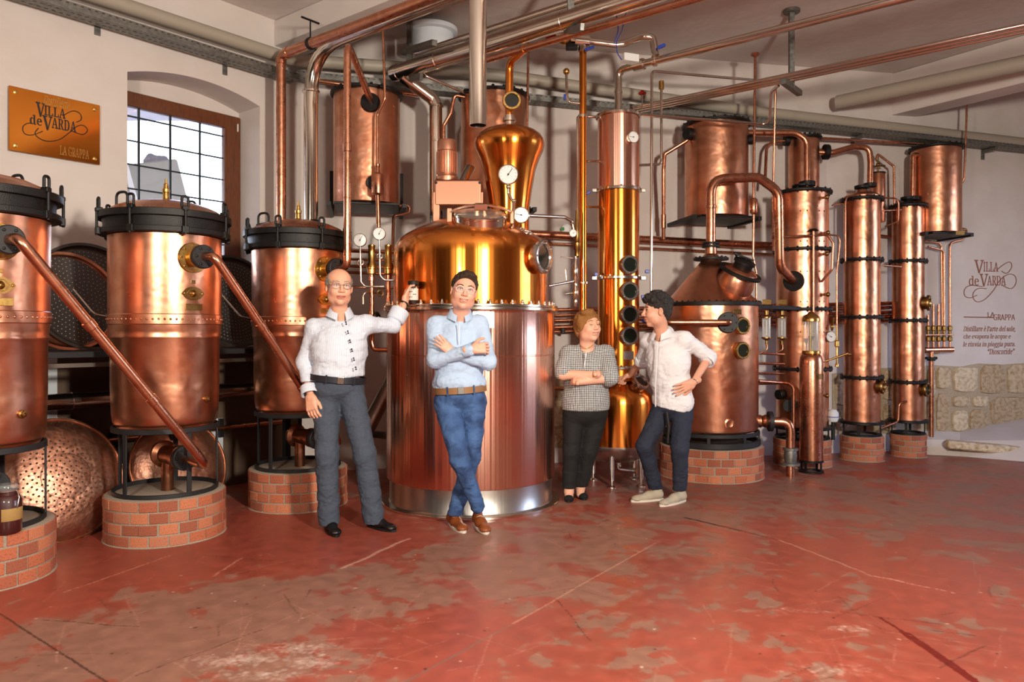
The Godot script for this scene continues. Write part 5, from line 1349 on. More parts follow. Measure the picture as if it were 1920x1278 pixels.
func manifold() -> void:
	var CU: Material = M.copper_pipe
	var t := thing("pipe_manifold", "copper header with five small valves and risers beside the wall lettering", "manifold", at(fl(W2(1747, 852, .12))))
	var hx := [1740, 1750, 1760, 1770, 1781]
	var htop := [590, 570, 570, 470, 455]
	part("header", mb().tube([W2(1733, 656, .12), W2(1786, 655, .12)], .033, 14), CU, t)
	for k in 5:
		part("riser", mb().tube([W2(hx[k], 652, .12), W2(hx[k], htop[k], .12)] if k < 3 else [W2(hx[k], 652, .12), W2(hx[k], htop[k], .12), W2(hx[k] + 25, htop[k] - 6, .12), W2(hx[k] + 33, 430, .15), W2(hx[k] + 20, 428, .2)] if k == 4 else [W2(hx[k], 652, .12), W2(hx[k], htop[k], .12), W2(1740, 462, .12)], .013, 10, .06), CU, t)
		part("valve", mb().lathe(at(W2(hx[k], 640, .12)), P2([.013, 0, .026, .01, .026, .05, .016, .06, .016, .12, .026, .13, .026, .17, .013, .18]), 12), M.brass_dark, t)
	part("cross_rod", mb().tube([W2(1735, 628, .16), W2(1789, 627, .16)], .008, 8), CU, t)
	part("drop_pipe", mb().tube([W2(1746, 656, .12), fl(W2(1746, 850, .12))], .028, 14), CU, t)
	part("drop_valve", mb().box(at(W2(1746, 671, .12)), Vector3(.12, .03, .06), .008).ring(at(W2(1746, 676, .12)), .02, .045, .04, 16), M.iron, t)
	part("end_valve", mb().ball(W2(1790, 432, .2), .04, 10).tube([W2(1775, 432, .2), W2(1812, 430, .2)], .012, 8), M.brass_dark, t)

func oddments() -> void:
	var CU: Material = M.copper_pipe
	# two glass tubes with brass ends between cone still and the widest column
	for q in [[1437, 7.15, "glass sight tube with brass ends nearer the cone still"], [1466, 7.35, "glass sight tube with brass ends nearer the widest column"]]:
		var t := thing("sight_tube", q[2], "glass tube", at(V(q[0], 645, q[1])))
		part("glass", mb().lathe(at(V(q[0], 632, q[1])), P2([.04, 0, .04, .19, .038, .19, .038, 0]), 20), M.glass, t)
		part("brass_end", mb().lathe(at(V(q[0], 634, q[1])), P2([0, -.06, .012, -.06, .012, -.02, .045, 0, .045, .012]), 16), M.brass_dark, t)
		part("brass_end", mb().lathe(at(V(q[0], 596, q[1])), P2([.045, 0, .045, .012, .02, .03, .02, .07, 0, .07]), 16), M.brass_dark, t)
		part("float", mb().tube([V(q[0], 628, q[1]), V(q[0], 600, q[1])], .006, 6), M.dial, t)
		part("outlet", mb().tube([V(q[0], 640, q[1]), V(q[0] + 2, 655, q[1]), V(q[0] - 12, 662, q[1])], .008, 8, .03), CU, t)
	single("iron_bar", mb().bar(V(1420, 575, 7.25), V(1500, 578, 7.42), .035, .03, UP), M.iron, "dark iron bar carrying the two glass sight tubes", "bar")
	for q in [[1438, 566, 7.25, "nearer the cone still"], [1467, 566, 7.38, "nearer the widest column"]]:
		single("brass_plate", mb().box(at(V(q[0], q[1], q[2])), Vector3(.085, .05, .008), .002), M.brass_dark, "small brass plate above the sight tube " + q[3], "plate", "plates above the sight tubes")
	var t := thing("thermometer", "round white thermometer between the widest and the slimmer column", "gauge", at(V(1558, 650, 7.55)))
	gauge(t, V(1558, 631, 7.55), .055, Vector3(.1, 0, 1), -1.0)
	part("stem", mb().tube([V(1560, 612, 7.55), V(1560, 618, 7.6), V(1562, 596, 7.65)], .012, 8).ball(V(1560, 612, 7.55), .022, 8), M.brass, t)
	t = thing("brass_tap_stack", "upright brass tap stack right of the thermometer", "tap", at(V(1569, 690, 7.6)))
	part("stem", mb().lathe(at(V(1569, 688, 7.6)), P2([0, 0, .018, .004, .018, .03, .01, .04, .01, .2, .022, .21, .022, .26, .008, .27, .008, .55]), 12), M.brass, t)
	part("handle", mb().tube([V(1548, 677, 7.55), V(1590, 662, 7.5)], .01, 8).ball(V(1592, 664, 7.5), .022, 8), M.brass_dark, t)
	t = thing("white_pot", "small white and blue ceramic pot between the two column plinths", "pot", at(V(1562, 790, 7.6)))
	part("pot_body", mb().lathe(at(V(1562, 790, 7.6)), P2([0, 0, .04, 0, .052, .03, .052, .09, .045, .1, .03, .12, 0, .125]), 20), M.panel_white, t)
	part("band", mb().ring(at(V(1562, 782, 7.6)), .045, .053, .012, 20), M.blue_cable, t)
	part("support", mb().tube([V(1562, 790, 7.6), fl(V(1562, 790, 7.6)) + UP * .27], .02, 8), M.iron, t)
	single("copper_pipe", mb().tube([V(1422, 714, 7.2), V(1478, 718, 7.35), V(1488, 725, 7.35), V(1488, 838, 7.35)], .017, 10, .06), CU, "copper line bending down before the widest column's foot", "pipe")
	for k in 4: single("copper_pipe", mb().tube([V(1420, 662 + k * 19, 7.3), V(1470, 664 + k * 18, 7.55)], .012, 8), CU, ["highest", "second", "third", "lowest"][k] + " short copper line between cone still and widest column", "pipe")
	single("copper_pipe", mb().tube([V(1607, 367, 7.9), V(1588, 368, 7.9), V(1585, 378, 7.9), V(1585, 490, 7.9)], .009, 8, .05), CU, "thin copper loop on the left side of the slimmer column", "pipe")
	single("copper_pipe", mb().tube([V(1655, 370, 8.0), V(1681, 372, 8.0), V(1685, 380, 8.0), V(1684, 415, 8.0), V(1660, 424, 8.0)], .009, 8, .05), CU, "thin copper loop on the right side of the slimmer column", "pipe")
	single("copper_pipe", mb().tube([V(1556, 440, 7.6), V(1572, 442, 7.6), V(1575, 452, 7.6), V(1569, 510, 7.6), V(1569, 610, 7.6)], .009, 8, .05), CU, "thin copper line right of the widest column", "pipe")
	single("copper_pipe", mb().tube([V(1700, 752, 8.05), V(1686, 756, 8.05), V(1684, 790, 8.05), V(1650, 803, 8.0)], .012, 8, .05), CU, "small copper drain at the last column's foot", "pipe")
	for q in [[1655, 395, 1690, 393, "thin copper cross line between the two slimmer columns near their tops"], [1560, 385, 1595, 378, "thin copper cross line between the widest and slimmer column near their tops"], [1655, 497, 1690, 500, "thin copper cross line between the two slimmer columns at mid height"]]:
		single("copper_pipe", mb().tube([V(q[0], q[1], 7.95), V(q[2], q[3], 8.05)], .008, 8), CU, q[4], "pipe")

# lettering fitted to a box given on the photograph, lying on a wall
func words(s: String, px: Array, wall: Callable, tdir: Vector3, nn: Vector3, parent: Node3D, m: Material, off: float, font := "Droid Serif", slant := 0.0, bold := false) -> void:
	var f := SystemFont.new()
	f.font_names = PackedStringArray([font])
	if bold: f.font_weight = 700
	var tm := TextMesh.new()
	tm.font = f; tm.text = s; tm.font_size = 48; tm.pixel_size = .01; tm.depth = .004
	tm.horizontal_alignment = HORIZONTAL_ALIGNMENT_LEFT
	var bb := tm.get_aabb()
	var p0: Vector3 = wall.call(px[0], (px[1] + px[3]) / 2.0, off)
	var p1: Vector3 = wall.call(px[2], (px[1] + px[3]) / 2.0, off)
	var mid: float = (px[0] + px[2]) / 2.0
	var y0: float = wall.call(mid, px[3], off).y
	var y1: float = wall.call(mid, px[1], off).y
	var sx := (p1 - p0).length() / bb.size.x
	var sy: float = (y1 - y0) / bb.size.y
	var bas := Basis(tdir * sx, UP * sy + tdir * slant * sy, nn)
	var o := put("lettering", tm, m, parent)
	o.transform = parent.transform.affine_inverse() * Transform3D(bas, Vector3(p0.x, y0, p0.z) - bas * Vector3(bb.position.x, bb.position.y, 0))
func swash(pts: Array, wall: Callable, off: float, r: float, parent: Node3D, m: Material) -> void:
	var c := Curve3D.new()
	for i in pts.size():
		var p: Vector3 = wall.call(pts[i][0], pts[i][1], off)
		var a: Array = pts[maxi(i - 1, 0)]; var b: Array = pts[mini(i + 1, pts.size() - 1)]
		var tg: Vector3 = (wall.call(b[0], b[1], off) - wall.call(a[0], a[1], off)) / 5.5
		c.add_point(p, -tg, tg)
	c.bake_interval = .004
	var out := []
	for i in 40: out.append(c.sample_baked(c.get_baked_length() * i / 39.0))
	part("swash", mb().tube(out, r, 6), m, parent)
func lettering() -> void:
	var w2 := func(x, y, o): return W2(x, y, o)
	var t := thing("wall_lettering", "copper-brown painted lettering and flourish on the white back wall", "lettering", at(W2(1855, 665, .004)))
	var m: Material = M.lettering
	words("V", [1827, 487, 1845, 512], w2, T2, N2, t, m, .002, "Droid Serif")
	words("ILLA", [1844, 491, 1872, 509], w2, T2, N2, t, m, .002, "Droid Serif")
	words("de", [1817, 517, 1835, 535], w2, T2, N2, t, m, .002, "Droid Serif")
	words("V", [1837, 513, 1853, 537], w2, T2, N2, t, m, .002, "Droid Serif")
	words("ARDA", [1851, 517, 1886, 535], w2, T2, N2, t, m, .002, "Droid Serif")
	swash([[1868, 507], [1880, 497], [1893, 491], [1897, 500], [1888, 512], [1878, 508]], w2, .003, .0045, t, m)
	swash([[1880, 535], [1896, 541], [1905, 530], [1903, 517], [1891, 514], [1875, 525], [1862, 545], [1845, 562], [1830, 565], [1824, 552], [1833, 541], [1850, 541]], w2, .003, .0045, t, m)
	swash([[1842, 537], [1820, 535], [1809, 542], [1809, 554], [1819, 558], [1832, 553]], w2, .003, .0045, t, m)
	part("rule", mb().bar(W2(1807, 594, .003), W2(1864, 595, .003), .012, .004, UP), m, t)
	words("LA", [1852, 585, 1865, 594], w2, T2, N2, t, m, .002, "Droid Sans")
	words("GRAPPA", [1863, 589, 1903, 600], w2, T2, N2, t, m, .002, "Droid Sans")
	words("Distillare è l’arte del sole,", [1806, 611, 1903, 623], w2, T2, N2, t, m, .002, "Droid Serif", .18)
	words("che evapora le acque e", [1806, 626, 1894, 637], w2, T2, N2, t, m, .002, "Droid Serif", .18)
	words("le rinvia in pioggia pura.", [1805, 640, 1903, 652], w2, T2, N2, t, m, .002, "Droid Serif", .18)
	words("“Dioscoride”", [1851, 653, 1901, 664], w2, T2, N2, t, m, .002, "Droid Serif", .18)
	# the copper sign on the left wall
	var w1 := func(x, y, o): return W1(x, y, o)
	var p0 := W1(16, 160, .03); var p1 := W1(187, 309, .03)
	var c := (p0 + p1) / 2
	var wd := absf((p1 - p0).dot(T1))
	var hh := (W1(16, 160, .03).y - W1(19, 282, .03).y)
	t = thing("copper_sign", "polished copper wall sign engraved with lettering and flourishes", "sign", at(c - UP * hh / 2))
	part("plate", mb().box(Transform3D(Basis(T1, UP, N1), c), Vector3(wd, hh, .012), .003), M.plate_copper, t)
	for sx in [-1, 1]: for sy in [-1, 1]:
		part("screw", mb().lathe(along(c + T1 * (wd / 2 - .04) * sx + UP * (hh / 2 - .04) * sy - N1 * .03, N1), P2([.008, 0, .008, .035, .015, .036, .014, .043, 0, .046]), 14), M.brass, t)
	m = M.engraving
	words("Distilleria", [80, 182, 128, 199], w1, T1, N1, t, M.brass, .036, "Droid Serif", .25)
	words("V", [67, 192, 84, 219], w1, T1, N1, t, m, .036, "Droid Serif", 0.0, true)
	words("ILLA", [83, 201, 122, 219], w1, T1, N1, t, m, .036, "Droid Serif", 0.0, true)
	words("de", [56, 216, 78, 234], w1, T1, N1, t, m, .036, "Droid Serif", 0.0, true)
	words("V", [79, 217, 98, 244], w1, T1, N1, t, m, .036, "Droid Serif", 0.0, true)
	words("ARDA", [97, 224, 142, 244], w1, T1, N1, t, m, .036, "Droid Serif", 0.0, true)
	swash([[118, 217], [136, 208], [150, 213], [152, 224], [143, 229]], w1, .037, .0032, t, m)
	swash([[136, 246], [155, 252], [164, 244], [158, 236], [146, 236], [128, 250], [110, 262], [85, 264], [66, 252], [72, 240]], w1, .037, .0032, t, m)
	swash([[80, 246], [60, 253], [46, 250], [43, 238], [52, 231], [62, 232]], w1, .037, .0032, t, m)
	words("LA GRAPPA", [112, 277, 166, 294], w1, T1, N1, t, M.brass, .036, "Droid Serif")
# Bodies, clothes and hair are smooth unions of tapered capsules and ellipsoids, meshed as surface nets.
class Field:
	var o: Vector3
	var c: float
	var nx: int
	var ny: int
	var nz: int
	var d := PackedFloat32Array()
	func _init(bb: AABB, cell: float):
		c = cell; o = bb.position
		nx = int(bb.size.x / c) + 2; ny = int(bb.size.y / c) + 2; nz = int(bb.size.z / c) + 2
		d.resize(nx * ny * nz); d.fill(1.0)
	func blend(lo: Vector3, hi: Vector3, p: Dictionary) -> void:
		var x0 := maxi(0, int((lo.x - o.x) / c)); var x1 := mini(nx, int((hi.x - o.x) / c) + 2)
		var y0 := maxi(0, int((lo.y - o.y) / c)); var y1 := mini(ny, int((hi.y - o.y) / c) + 2)
		var z0 := maxi(0, int((lo.z - o.z) / c)); var z1 := mini(nz, int((hi.z - o.z) / c) + 2)
		var k: float = p.k
		var sub: bool = p.get("sub", false)
		var is_cap: bool = p.has("b")
		var a: Vector3 = p.a
		var ab := Vector3.ZERO
		var f: Vector3 = p.get("f", Vector3.ZERO)
		var fs: float = 1.0 / p.get("fs", 1.0) - 1.0
		var sc: float = minf(1.0, p.get("fs", 1.0))
		var ra := 0.0; var rb := 0.0; var il2 := 0.0
		var ix := Vector3.ZERO; var iy := Vector3.ZERO; var iz := Vector3.ZERO
		var rm := 0.0
		if is_cap:
			ab = p.b - a
			ab += f * f.dot(ab) * fs
			ra = p.ra; rb = p.rb
			il2 = 1.0 / maxf(ab.length_squared(), 1e-9)
		else:
			var bs: Basis = p.bs; var r: Vector3 = p.r
			ix = bs.x / r.x; iy = bs.y / r.y; iz = bs.z / r.z
			rm = minf(r.x, minf(r.y, r.z))
		for z in range(z0, z1):
			for y in range(y0, y1):
				var i := (z * ny + y) * nx + x0
				for x in range(x0, x1):
					var q := Vector3(o.x + x * c, o.y + y * c, o.z + z * c) - a
					var e: float
					if is_cap:
						if fs != 0.0: q += f * f.dot(q) * fs
						var t := clampf(q.dot(ab) * il2, 0.0, 1.0)
						e = ((q - ab * t).length() - lerpf(ra, rb, t)) * sc
					else:
						var g := Vector3(ix.dot(q), iy.dot(q), iz.dot(q))
						var l := g.length()
						var g2 := Vector3(ix.dot(q), iy.dot(q), iz.dot(q))
						# first-order distance to the ellipsoid
						var gr := (ix * g2.x + iy * g2.y + iz * g2.z).length()
						e = l * (l - 1.0) / gr if gr > 1e-6 else -rm
					var v := d[i]
					if sub:
						e = -e
						var h := maxf(k - absf(v - e), 0.0) / k
						d[i] = maxf(v, e) + h * h * k * .25
					else:
						var h := maxf(k - absf(v - e), 0.0) / k
						d[i] = minf(v, e) - h * h * k * .25
					i += 1
	func cut(pt: Vector3, nn: Vector3) -> void:
		var i := 0
		for z in nz:
			for y in ny:
				for x in nx:
					if d[i] < .2:
						var e := (Vector3(o.x + x * c, o.y + y * c, o.z + z * c) - pt).dot(nn)
						if e > d[i]: d[i] = e
					i += 1
	func ripple(n: FastNoiseLite, amp: float, sq: Vector3) -> void:
		var i := 0
		for z in nz:
			for y in ny:
				for x in nx:
					if absf(d[i]) < .04:
						d[i] += amp * n.get_noise_3d((o.x + x * c) * sq.x, (o.y + y * c) * sq.y, (o.z + z * c) * sq.z)
					i += 1
	func mesh(m: MB) -> void:
		var id := PackedInt32Array()
		id.resize(d.size()); id.fill(-1)
		var sx := 1; var sy := nx; var sz := nx * ny
		var lim := c * 3.5
		for z in nz - 1:
			for y in ny - 1:
				var i := (z * ny + y) * nx
				for x in nx - 1:
					if absf(d[i]) < lim:
						var v0 := d[i]; var v1 := d[i + sx]; var v2 := d[i + sy]; var v3 := d[i + sx + sy]
						var v4 := d[i + sz]; var v5 := d[i + sx + sz]; var v6 := d[i + sy + sz]; var v7 := d[i + sx + sy + sz]
						var s := int(v0 < 0) + int(v1 < 0) + int(v2 < 0) + int(v3 < 0) + int(v4 < 0) + int(v5 < 0) + int(v6 < 0) + int(v7 < 0)
						if s > 0 and s < 8:
							var p := Vector3.ZERO
							var n := 0
							if (v0 < 0) != (v1 < 0): p += Vector3(v0 / (v0 - v1), 0, 0); n += 1
							if (v2 < 0) != (v3 < 0): p += Vector3(v2 / (v2 - v3), 1, 0); n += 1
							if (v4 < 0) != (v5 < 0): p += Vector3(v4 / (v4 - v5), 0, 1); n += 1
							if (v6 < 0) != (v7 < 0): p += Vector3(v6 / (v6 - v7), 1, 1); n += 1
							if (v0 < 0) != (v2 < 0): p += Vector3(0, v0 / (v0 - v2), 0); n += 1
							if (v1 < 0) != (v3 < 0): p += Vector3(1, v1 / (v1 - v3), 0); n += 1
							if (v4 < 0) != (v6 < 0): p += Vector3(0, v4 / (v4 - v6), 1); n += 1
							if (v5 < 0) != (v7 < 0): p += Vector3(1, v5 / (v5 - v7), 1); n += 1
							if (v0 < 0) != (v4 < 0): p += Vector3(0, 0, v0 / (v0 - v4)); n += 1
							if (v1 < 0) != (v5 < 0): p += Vector3(1, 0, v1 / (v1 - v5)); n += 1
							if (v2 < 0) != (v6 < 0): p += Vector3(0, 1, v2 / (v2 - v6)); n += 1
							if (v3 < 0) != (v7 < 0): p += Vector3(1, 1, v3 / (v3 - v7)); n += 1
							var g := Vector3(v1 + v3 + v5 + v7 - v0 - v2 - v4 - v6, v2 + v3 + v6 + v7 - v0 - v1 - v4 - v5, v4 + v5 + v6 + v7 - v0 - v1 - v2 - v3)
							id[i] = m.vert(o + (Vector3(x, y, z) + p / n) * c, g.normalized())
					i += 1
		for z in range(1, nz - 1):
			for y in range(1, ny - 1):
				var i := (z * ny + y) * nx + 1
				for x in range(1, nx - 1):
					if absf(d[i]) < lim:
						var n := d[i] < 0
						if n != (d[i + sx] < 0): quad(m, id[i], id[i - sy], id[i - sy - sz], id[i - sz])
						if n != (d[i + sy] < 0): quad(m, id[i], id[i - sx], id[i - sx - sz], id[i - sz])
						if n != (d[i + sz] < 0): quad(m, id[i], id[i - sx], id[i - sx - sy], id[i - sy])
					i += 1
	func quad(m: MB, a: int, b: int, e: int, f: int) -> void:
		if a >= 0 and b >= 0 and e >= 0 and f >= 0: m.quad(a, b, e, f)

func cap(a: Vector3, b: Vector3, ra: float, rb: float, k := .02, f := Vector3.ZERO, fs := 1.0) -> Dictionary:
	return {"a": a, "b": b, "ra": ra, "rb": rb, "k": k, "f": f, "fs": fs}
func ell(a: Vector3, bs: Basis, r: Vector3, k := .02, sub := false) -> Dictionary:
	var s := bs.x.length()
	return {"a": a, "bs": bs.orthonormalized(), "r": r * s, "k": k, "sub": sub}
func sdf(m: MB, prims: Array, cell: float, cuts := [], amp := 0.0, freq := 10.0, sq := Vector3.ONE, seed_ := 1) -> MB:
	var bb := AABB()
	var boxes := []
	var started := false
	for p in prims:
		var r: float = (maxf(p.ra, p.rb) if p.has("b") else maxf(p.r.x, maxf(p.r.y, p.r.z))) + p.k + cell * 3
		var x := AABB(p.a, Vector3.ZERO)
		if p.has("b"): x = x.expand(p.b)
		x = x.grow(r)
		boxes.append(x)
		if not p.get("sub", false):
			bb = x if not started else bb.merge(x)
			started = true
	var fd := Field.new(bb, cell)
	for i in prims.size(): fd.blend(boxes[i].position, boxes[i].end, prims[i])
	if amp > 0.0:
		var n := FastNoiseLite.new()
		n.seed = seed_; n.frequency = freq; n.fractal_octaves = 3
		if freq < 8.0:
			n.fractal_type = FastNoiseLite.FRACTAL_RIDGED; n.fractal_octaves = 2; n.domain_warp_enabled = true; n.domain_warp_amplitude = .15; n.domain_warp_frequency = 3.0
		fd.ripple(n, amp, sq)
	for q in cuts: fd.cut(q[0], q[1])
	fd.mesh(m)
	return m

# five unequal fingers on a palm; d points to the fingertips, pn out of the palm, th to the thumb's side
func hand(m: MB, w: Vector3, d: Vector3, pn: Vector3, th: Vector3, curl: Array, thumb := .6, s := 1.0) -> void:
	d = d.normalized(); pn = (pn - d * pn.dot(d)).normalized(); th = (th - d * th.dot(d) - pn * th.dot(pn)).normalized()
	var pr := []
	var kn := w + d * .085 * s
	for i in 4:
		pr.append(cap(w + th * (.018 - .012 * i) * s + d * .01, kn + th * (.030 - .020 * i) * s, .019 * s, .013 * s, .012))
	var len_ := [.078, .088, .082, .064]
	for i in 4:
		var p := kn + th * (.030 - .0205 * i) * s
		var dir := (d + th * (.12 - .08 * i)).normalized()
		var rr := .0098 * s if i < 3 else .0085 * s
		var c: float = curl[i] if i < curl.size() else curl[-1]
		for j in 3:
			dir = dir.rotated(pn.cross(d).normalized(), -c * [.8, 1.0, .7][j])
			var q: Vector3 = p + dir * len_[i] * s * [.46, .30, .24][j]
			pr.append(cap(p, q, rr, rr * .93, .004))
			p = q; rr *= .93
	var t0 := w + d * .022 * s + th * .026 * s
	var t1 := t0 + (d * .55 + th * thumb + pn * .35).normalized() * .042 * s
	var t2 := t1 + (d * .8 + th * thumb * .55 + pn * .35).normalized() * .034 * s
	var t3 := t2 + (d * .95 + th * thumb * .2 + pn * .3).normalized() * .026 * s
	pr.append(cap(w + d * .02, t0, .018 * s, .016 * s, .012))
	pr.append(cap(t0, t1, .0155 * s, .0125 * s, .01)); pr.append(cap(t1, t2, .0118 * s, .0108 * s, .004)); pr.append(cap(t2, t3, .0105 * s, .009 * s, .004))
	pr.append(cap(w - d * .05 * s, w + d * .012, .024 * s, .023 * s, .012, pn, .8))
	sdf(m, pr, .0034)

func head_frame(c: Vector3, yaw: float, pitch: float, roll: float) -> Transform3D:
	return Transform3D((Basis(UP, yaw) * Basis(Vector3.RIGHT, pitch) * Basis(Vector3.BACK, roll)).scaled_local(Vector3.ONE * 1.06), c)
func head(m: MB, h: Transform3D, neck: Vector3, w := 1.0, fat := 1.0) -> void:
	var B := h.basis
	var L := func(x, y, z): return h * Vector3(x * w, y, z)
	var pr := [ell(L.call(0, .036, -.014), B, Vector3(.077 * w, .082, .095), .03), ell(L.call(0, -.03, .02), B, Vector3(.064 * w * fat, .08, .070), .03),
		cap(L.call(-.036, -.07, .012), L.call(.036, -.07, .012), .036 * fat, .036 * fat, .03), ell(L.call(0, -.098, .055), B, Vector3(.025, .019, .024), .02),
		ell(L.call(-.037, -.03, .058), B, Vector3(.024 * fat, .024, .026), .025), ell(L.call(.037, -.03, .058), B, Vector3(.024 * fat, .024, .026), .025),
		cap(L.call(-.038, .024, .072), L.call(.038, .024, .072), .013, .013, .02),
		ell(L.call(-.031, .007, .092), B, Vector3(.018, .011, .012), .012, true), ell(L.call(.031, .007, .092), B, Vector3(.018, .011, .012), .012, true),
		cap(L.call(0, .016, .086), L.call(0, -.026, .106), .0075, .0125, .012), ell(L.call(-.0125, -.03, .095), B, Vector3(.009, .008, .012), .006), ell(L.call(.0125, -.03, .095), B, Vector3(.009, .008, .012), .006),
		ell(L.call(0, -.056, .083), B, Vector3(.025, .007, .012), .01), ell(L.call(0, -.07, .081), B, Vector3(.022, .008, .012), .01),
		ell(L.call(-.078, -.006, -.012), B * Basis(UP, -.35), Vector3(.009, .031, .02), .008), ell(L.call(.078, -.006, -.012), B * Basis(UP, .35), Vector3(.009, .031, .02), .008),
		ell(L.call(-.083, -.004, -.006), B * Basis(UP, -.35), Vector3(.006, .017, .010), .005, true), ell(L.call(.083, -.004, -.006), B * Basis(UP, .35), Vector3(.006, .017, .010), .005, true),
		cap(L.call(0, -.06, -.022), neck, .054 * fat, .058 * fat, .035)]
	sdf(m, pr, .0038)
func face_parts(t: Node3D, body: Node3D, h: Transform3D, brow: Material, w := 1.0, smile := 0.0, closed := false) -> void:
	for s in [-1, 1]:
		var e := h * Vector3(.031 * s * w, .006, .0715)
		if closed:
			part("eyelid", mb().tube([h * Vector3(.018 * s, .004, .0845), h * Vector3(.031 * s, .001, .0865), h * Vector3(.044 * s, .004, .081)], .0022, 6), M.eye_dark, body)
		else:
			var ey := part("eye", sdf(mb(), [ell(e, h.basis, Vector3(.0135, .0062, .0125), .001)], .0025), M.eye_white, t)
			part("iris", mb().ball(e + h.basis.z * .0085, .0052, 10), M.eye_dark, ey)
			part("eyelash", mb().tube([h * Vector3(.017 * s, .008, .0835), h * Vector3(.031 * s, .0125, .0855), h * Vector3(.046 * s, .008, .080)], .0022, 6), M.eye_dark, t)
		part("eyebrow", mb().tube([h * Vector3(.014 * s, .028, .086), h * Vector3(.032 * s, .034, .086), h * Vector3(.052 * s, .027, .076)], .0036, 8), brow, t)
	var lp := mb()
	lp.tube([h * Vector3(-.026, -.060 + smile, .0845), h * Vector3(-.012, -.0585, .0945), h * Vector3(0, -.060, .0958), h * Vector3(.012, -.0585, .0945), h * Vector3(.026, -.060 + smile, .0845)], .0035, 8, .01)
	lp.tube([h * Vector3(-.024, -.064 + smile, .0835), h * Vector3(0, -.0695, .0945), h * Vector3(.024, -.064 + smile, .0835)], .0042, 8, .02)
	part("lips", lp, M.lips, t)
	if smile > .002:
		part("teeth", mb().tube([h * Vector3(-.018, -.0625 + smile * .6, .0895), h * Vector3(0, -.0645, .0955), h * Vector3(.018, -.0625 + smile * .6, .0895)], .003, 6, .01), M.teeth, t)
func glasses(t: Node3D, h: Transform3D, m: Material) -> void:
	var g := mb()
	for s in [-1, 1]:
		var rim := []
		for k in 17:
			var a := TAU * k / 16
			rim.append(h * Vector3(.034 * s + cos(a) * .024, .004 + sin(a) * .019, .1 - .006 * absf(cos(a)) - .006 * float(s * cos(a) > 0)))
		g.tube(rim, .0016, 6)
		g.tube([h * Vector3(.058 * s, .008, .092), h * Vector3(.076 * s, .010, .07), h * Vector3(.082 * s, .008, -.01)], .0017, 6)
	g.tube([h * Vector3(-.01, .008, .1), h * Vector3(0, .012, .103), h * Vector3(.01, .008, .1)], .0018, 6)
	var o := part("glasses_frame", g, m, t)
	for s in [-1, 1]:
		part("lens", mb().lathe(Transform3D(h.basis * Basis(Vector3.RIGHT, PI / 2 + .25), h * Vector3(.034 * s, .004, .096)) * Transform3D(Basis.from_scale(Vector3(1, 1, .8)), Vector3.ZERO), P2([.023, 0, 0, .001]), 16), M.lens, o)
func collar(t: Node3D, nb: Vector3, f: Vector3, m: Material, lining: Material, r := .068, open := .35) -> void:
	var rt := UP.cross(f).normalized()
	for layer in 2:
		var b := mb()
		var off := 0.0 if layer == 0 else -.006
		var rows := []
		for i in 25:
			var a := lerpf(-PI + open, PI - open, i / 24.0)    # 0 at the nape
			var d := (-f * cos(a) + rt * sin(a)).normalized()
			var fr := pow(absf(a) / PI, 3.0)
			var top := nb + d * (r + off) + UP * (.064 - .036 * fr) - f * .012
			var bot := nb + d * (r + .03 + off + .012 * fr) + UP * (.005 - .06 * fr) - f * .012 + f * .01 * fr
			rows.append([top, bot, d])
		for i in 24:
			var p: Array = rows[i]; var q: Array = rows[i + 1]
			b.face([p[0], q[0], q[1], p[1]], (p[2] + UP * .4).normalized())
			if layer == 0:
				b.face([p[0] - p[2] * .003, q[0] - q[2] * .003, q[1] - q[2] * .003, p[1] - p[2] * .003], -(p[2] + UP * .4).normalized())
		part("collar" if layer == 0 else "collar_lining", b, m if layer == 0 else lining, t)
func shoe(t: Node3D, heel: Vector3, toe: Vector3, m: Material, sole: Material, lace: Material, up := UP, low := false, s := 1.0) -> void:
	var d := (toe - heel).normalized()
	up = (up - d * up.dot(d)).normalized()
	var sd := d.cross(up)
	var ln := (toe - heel).length()
	var B := Basis(sd, up, -d)
	var P := func(z, y, x): return heel + d * z * ln + up * y + sd * x
	var h := .046 if not low else .034
	var pr := [cap(P.call(.13, h, 0), P.call(.45, h - .004, 0), .034 * s, .037 * s, .02), cap(P.call(.45, .036, 0), P.call(.80, .026, 0), .036 * s, .030 * s, .025, up, .85), ell(P.call(.86, .024, 0), B, Vector3(.040 * s, .021, .036 * s), .02)]
	if not low: pr.append(cap(P.call(.14, .05, 0), P.call(.17, .082, 0), .034, .034, .02))
	else: pr.append(ell(P.call(.36, .075, 0), B, Vector3(.03, .03, .07), .01, true))
	var o := part("shoe", sdf(mb(), pr, .0055, [[heel + up * .010, -up]]), m, t)
	var out := PackedVector2Array()
	for k in 24:
		var a := TAU * k / 24
		var z := .5 + .52 * cos(a)
		var wd: float = lerpf(.033, .042, smoothstep(.2, .75, z)) * s
		out.append(Vector2(sin(a) * wd * (1.0 if absf(sin(a)) < .8 else 1.02), z * ln))
	part("sole", mb().prism(out, Transform3D(Basis(sd, d, up), heel), .016), sole, o)
	if lace:
		for k in 4:
			var z := .36 + .075 * k
			part("lace", mb().tube([P.call(z, .070 - .008 * k, -.024), P.call(z + .03, .086 - .011 * k, 0), P.call(z, .070 - .008 * k, .024)], .0028, 6, .02), lace, o)
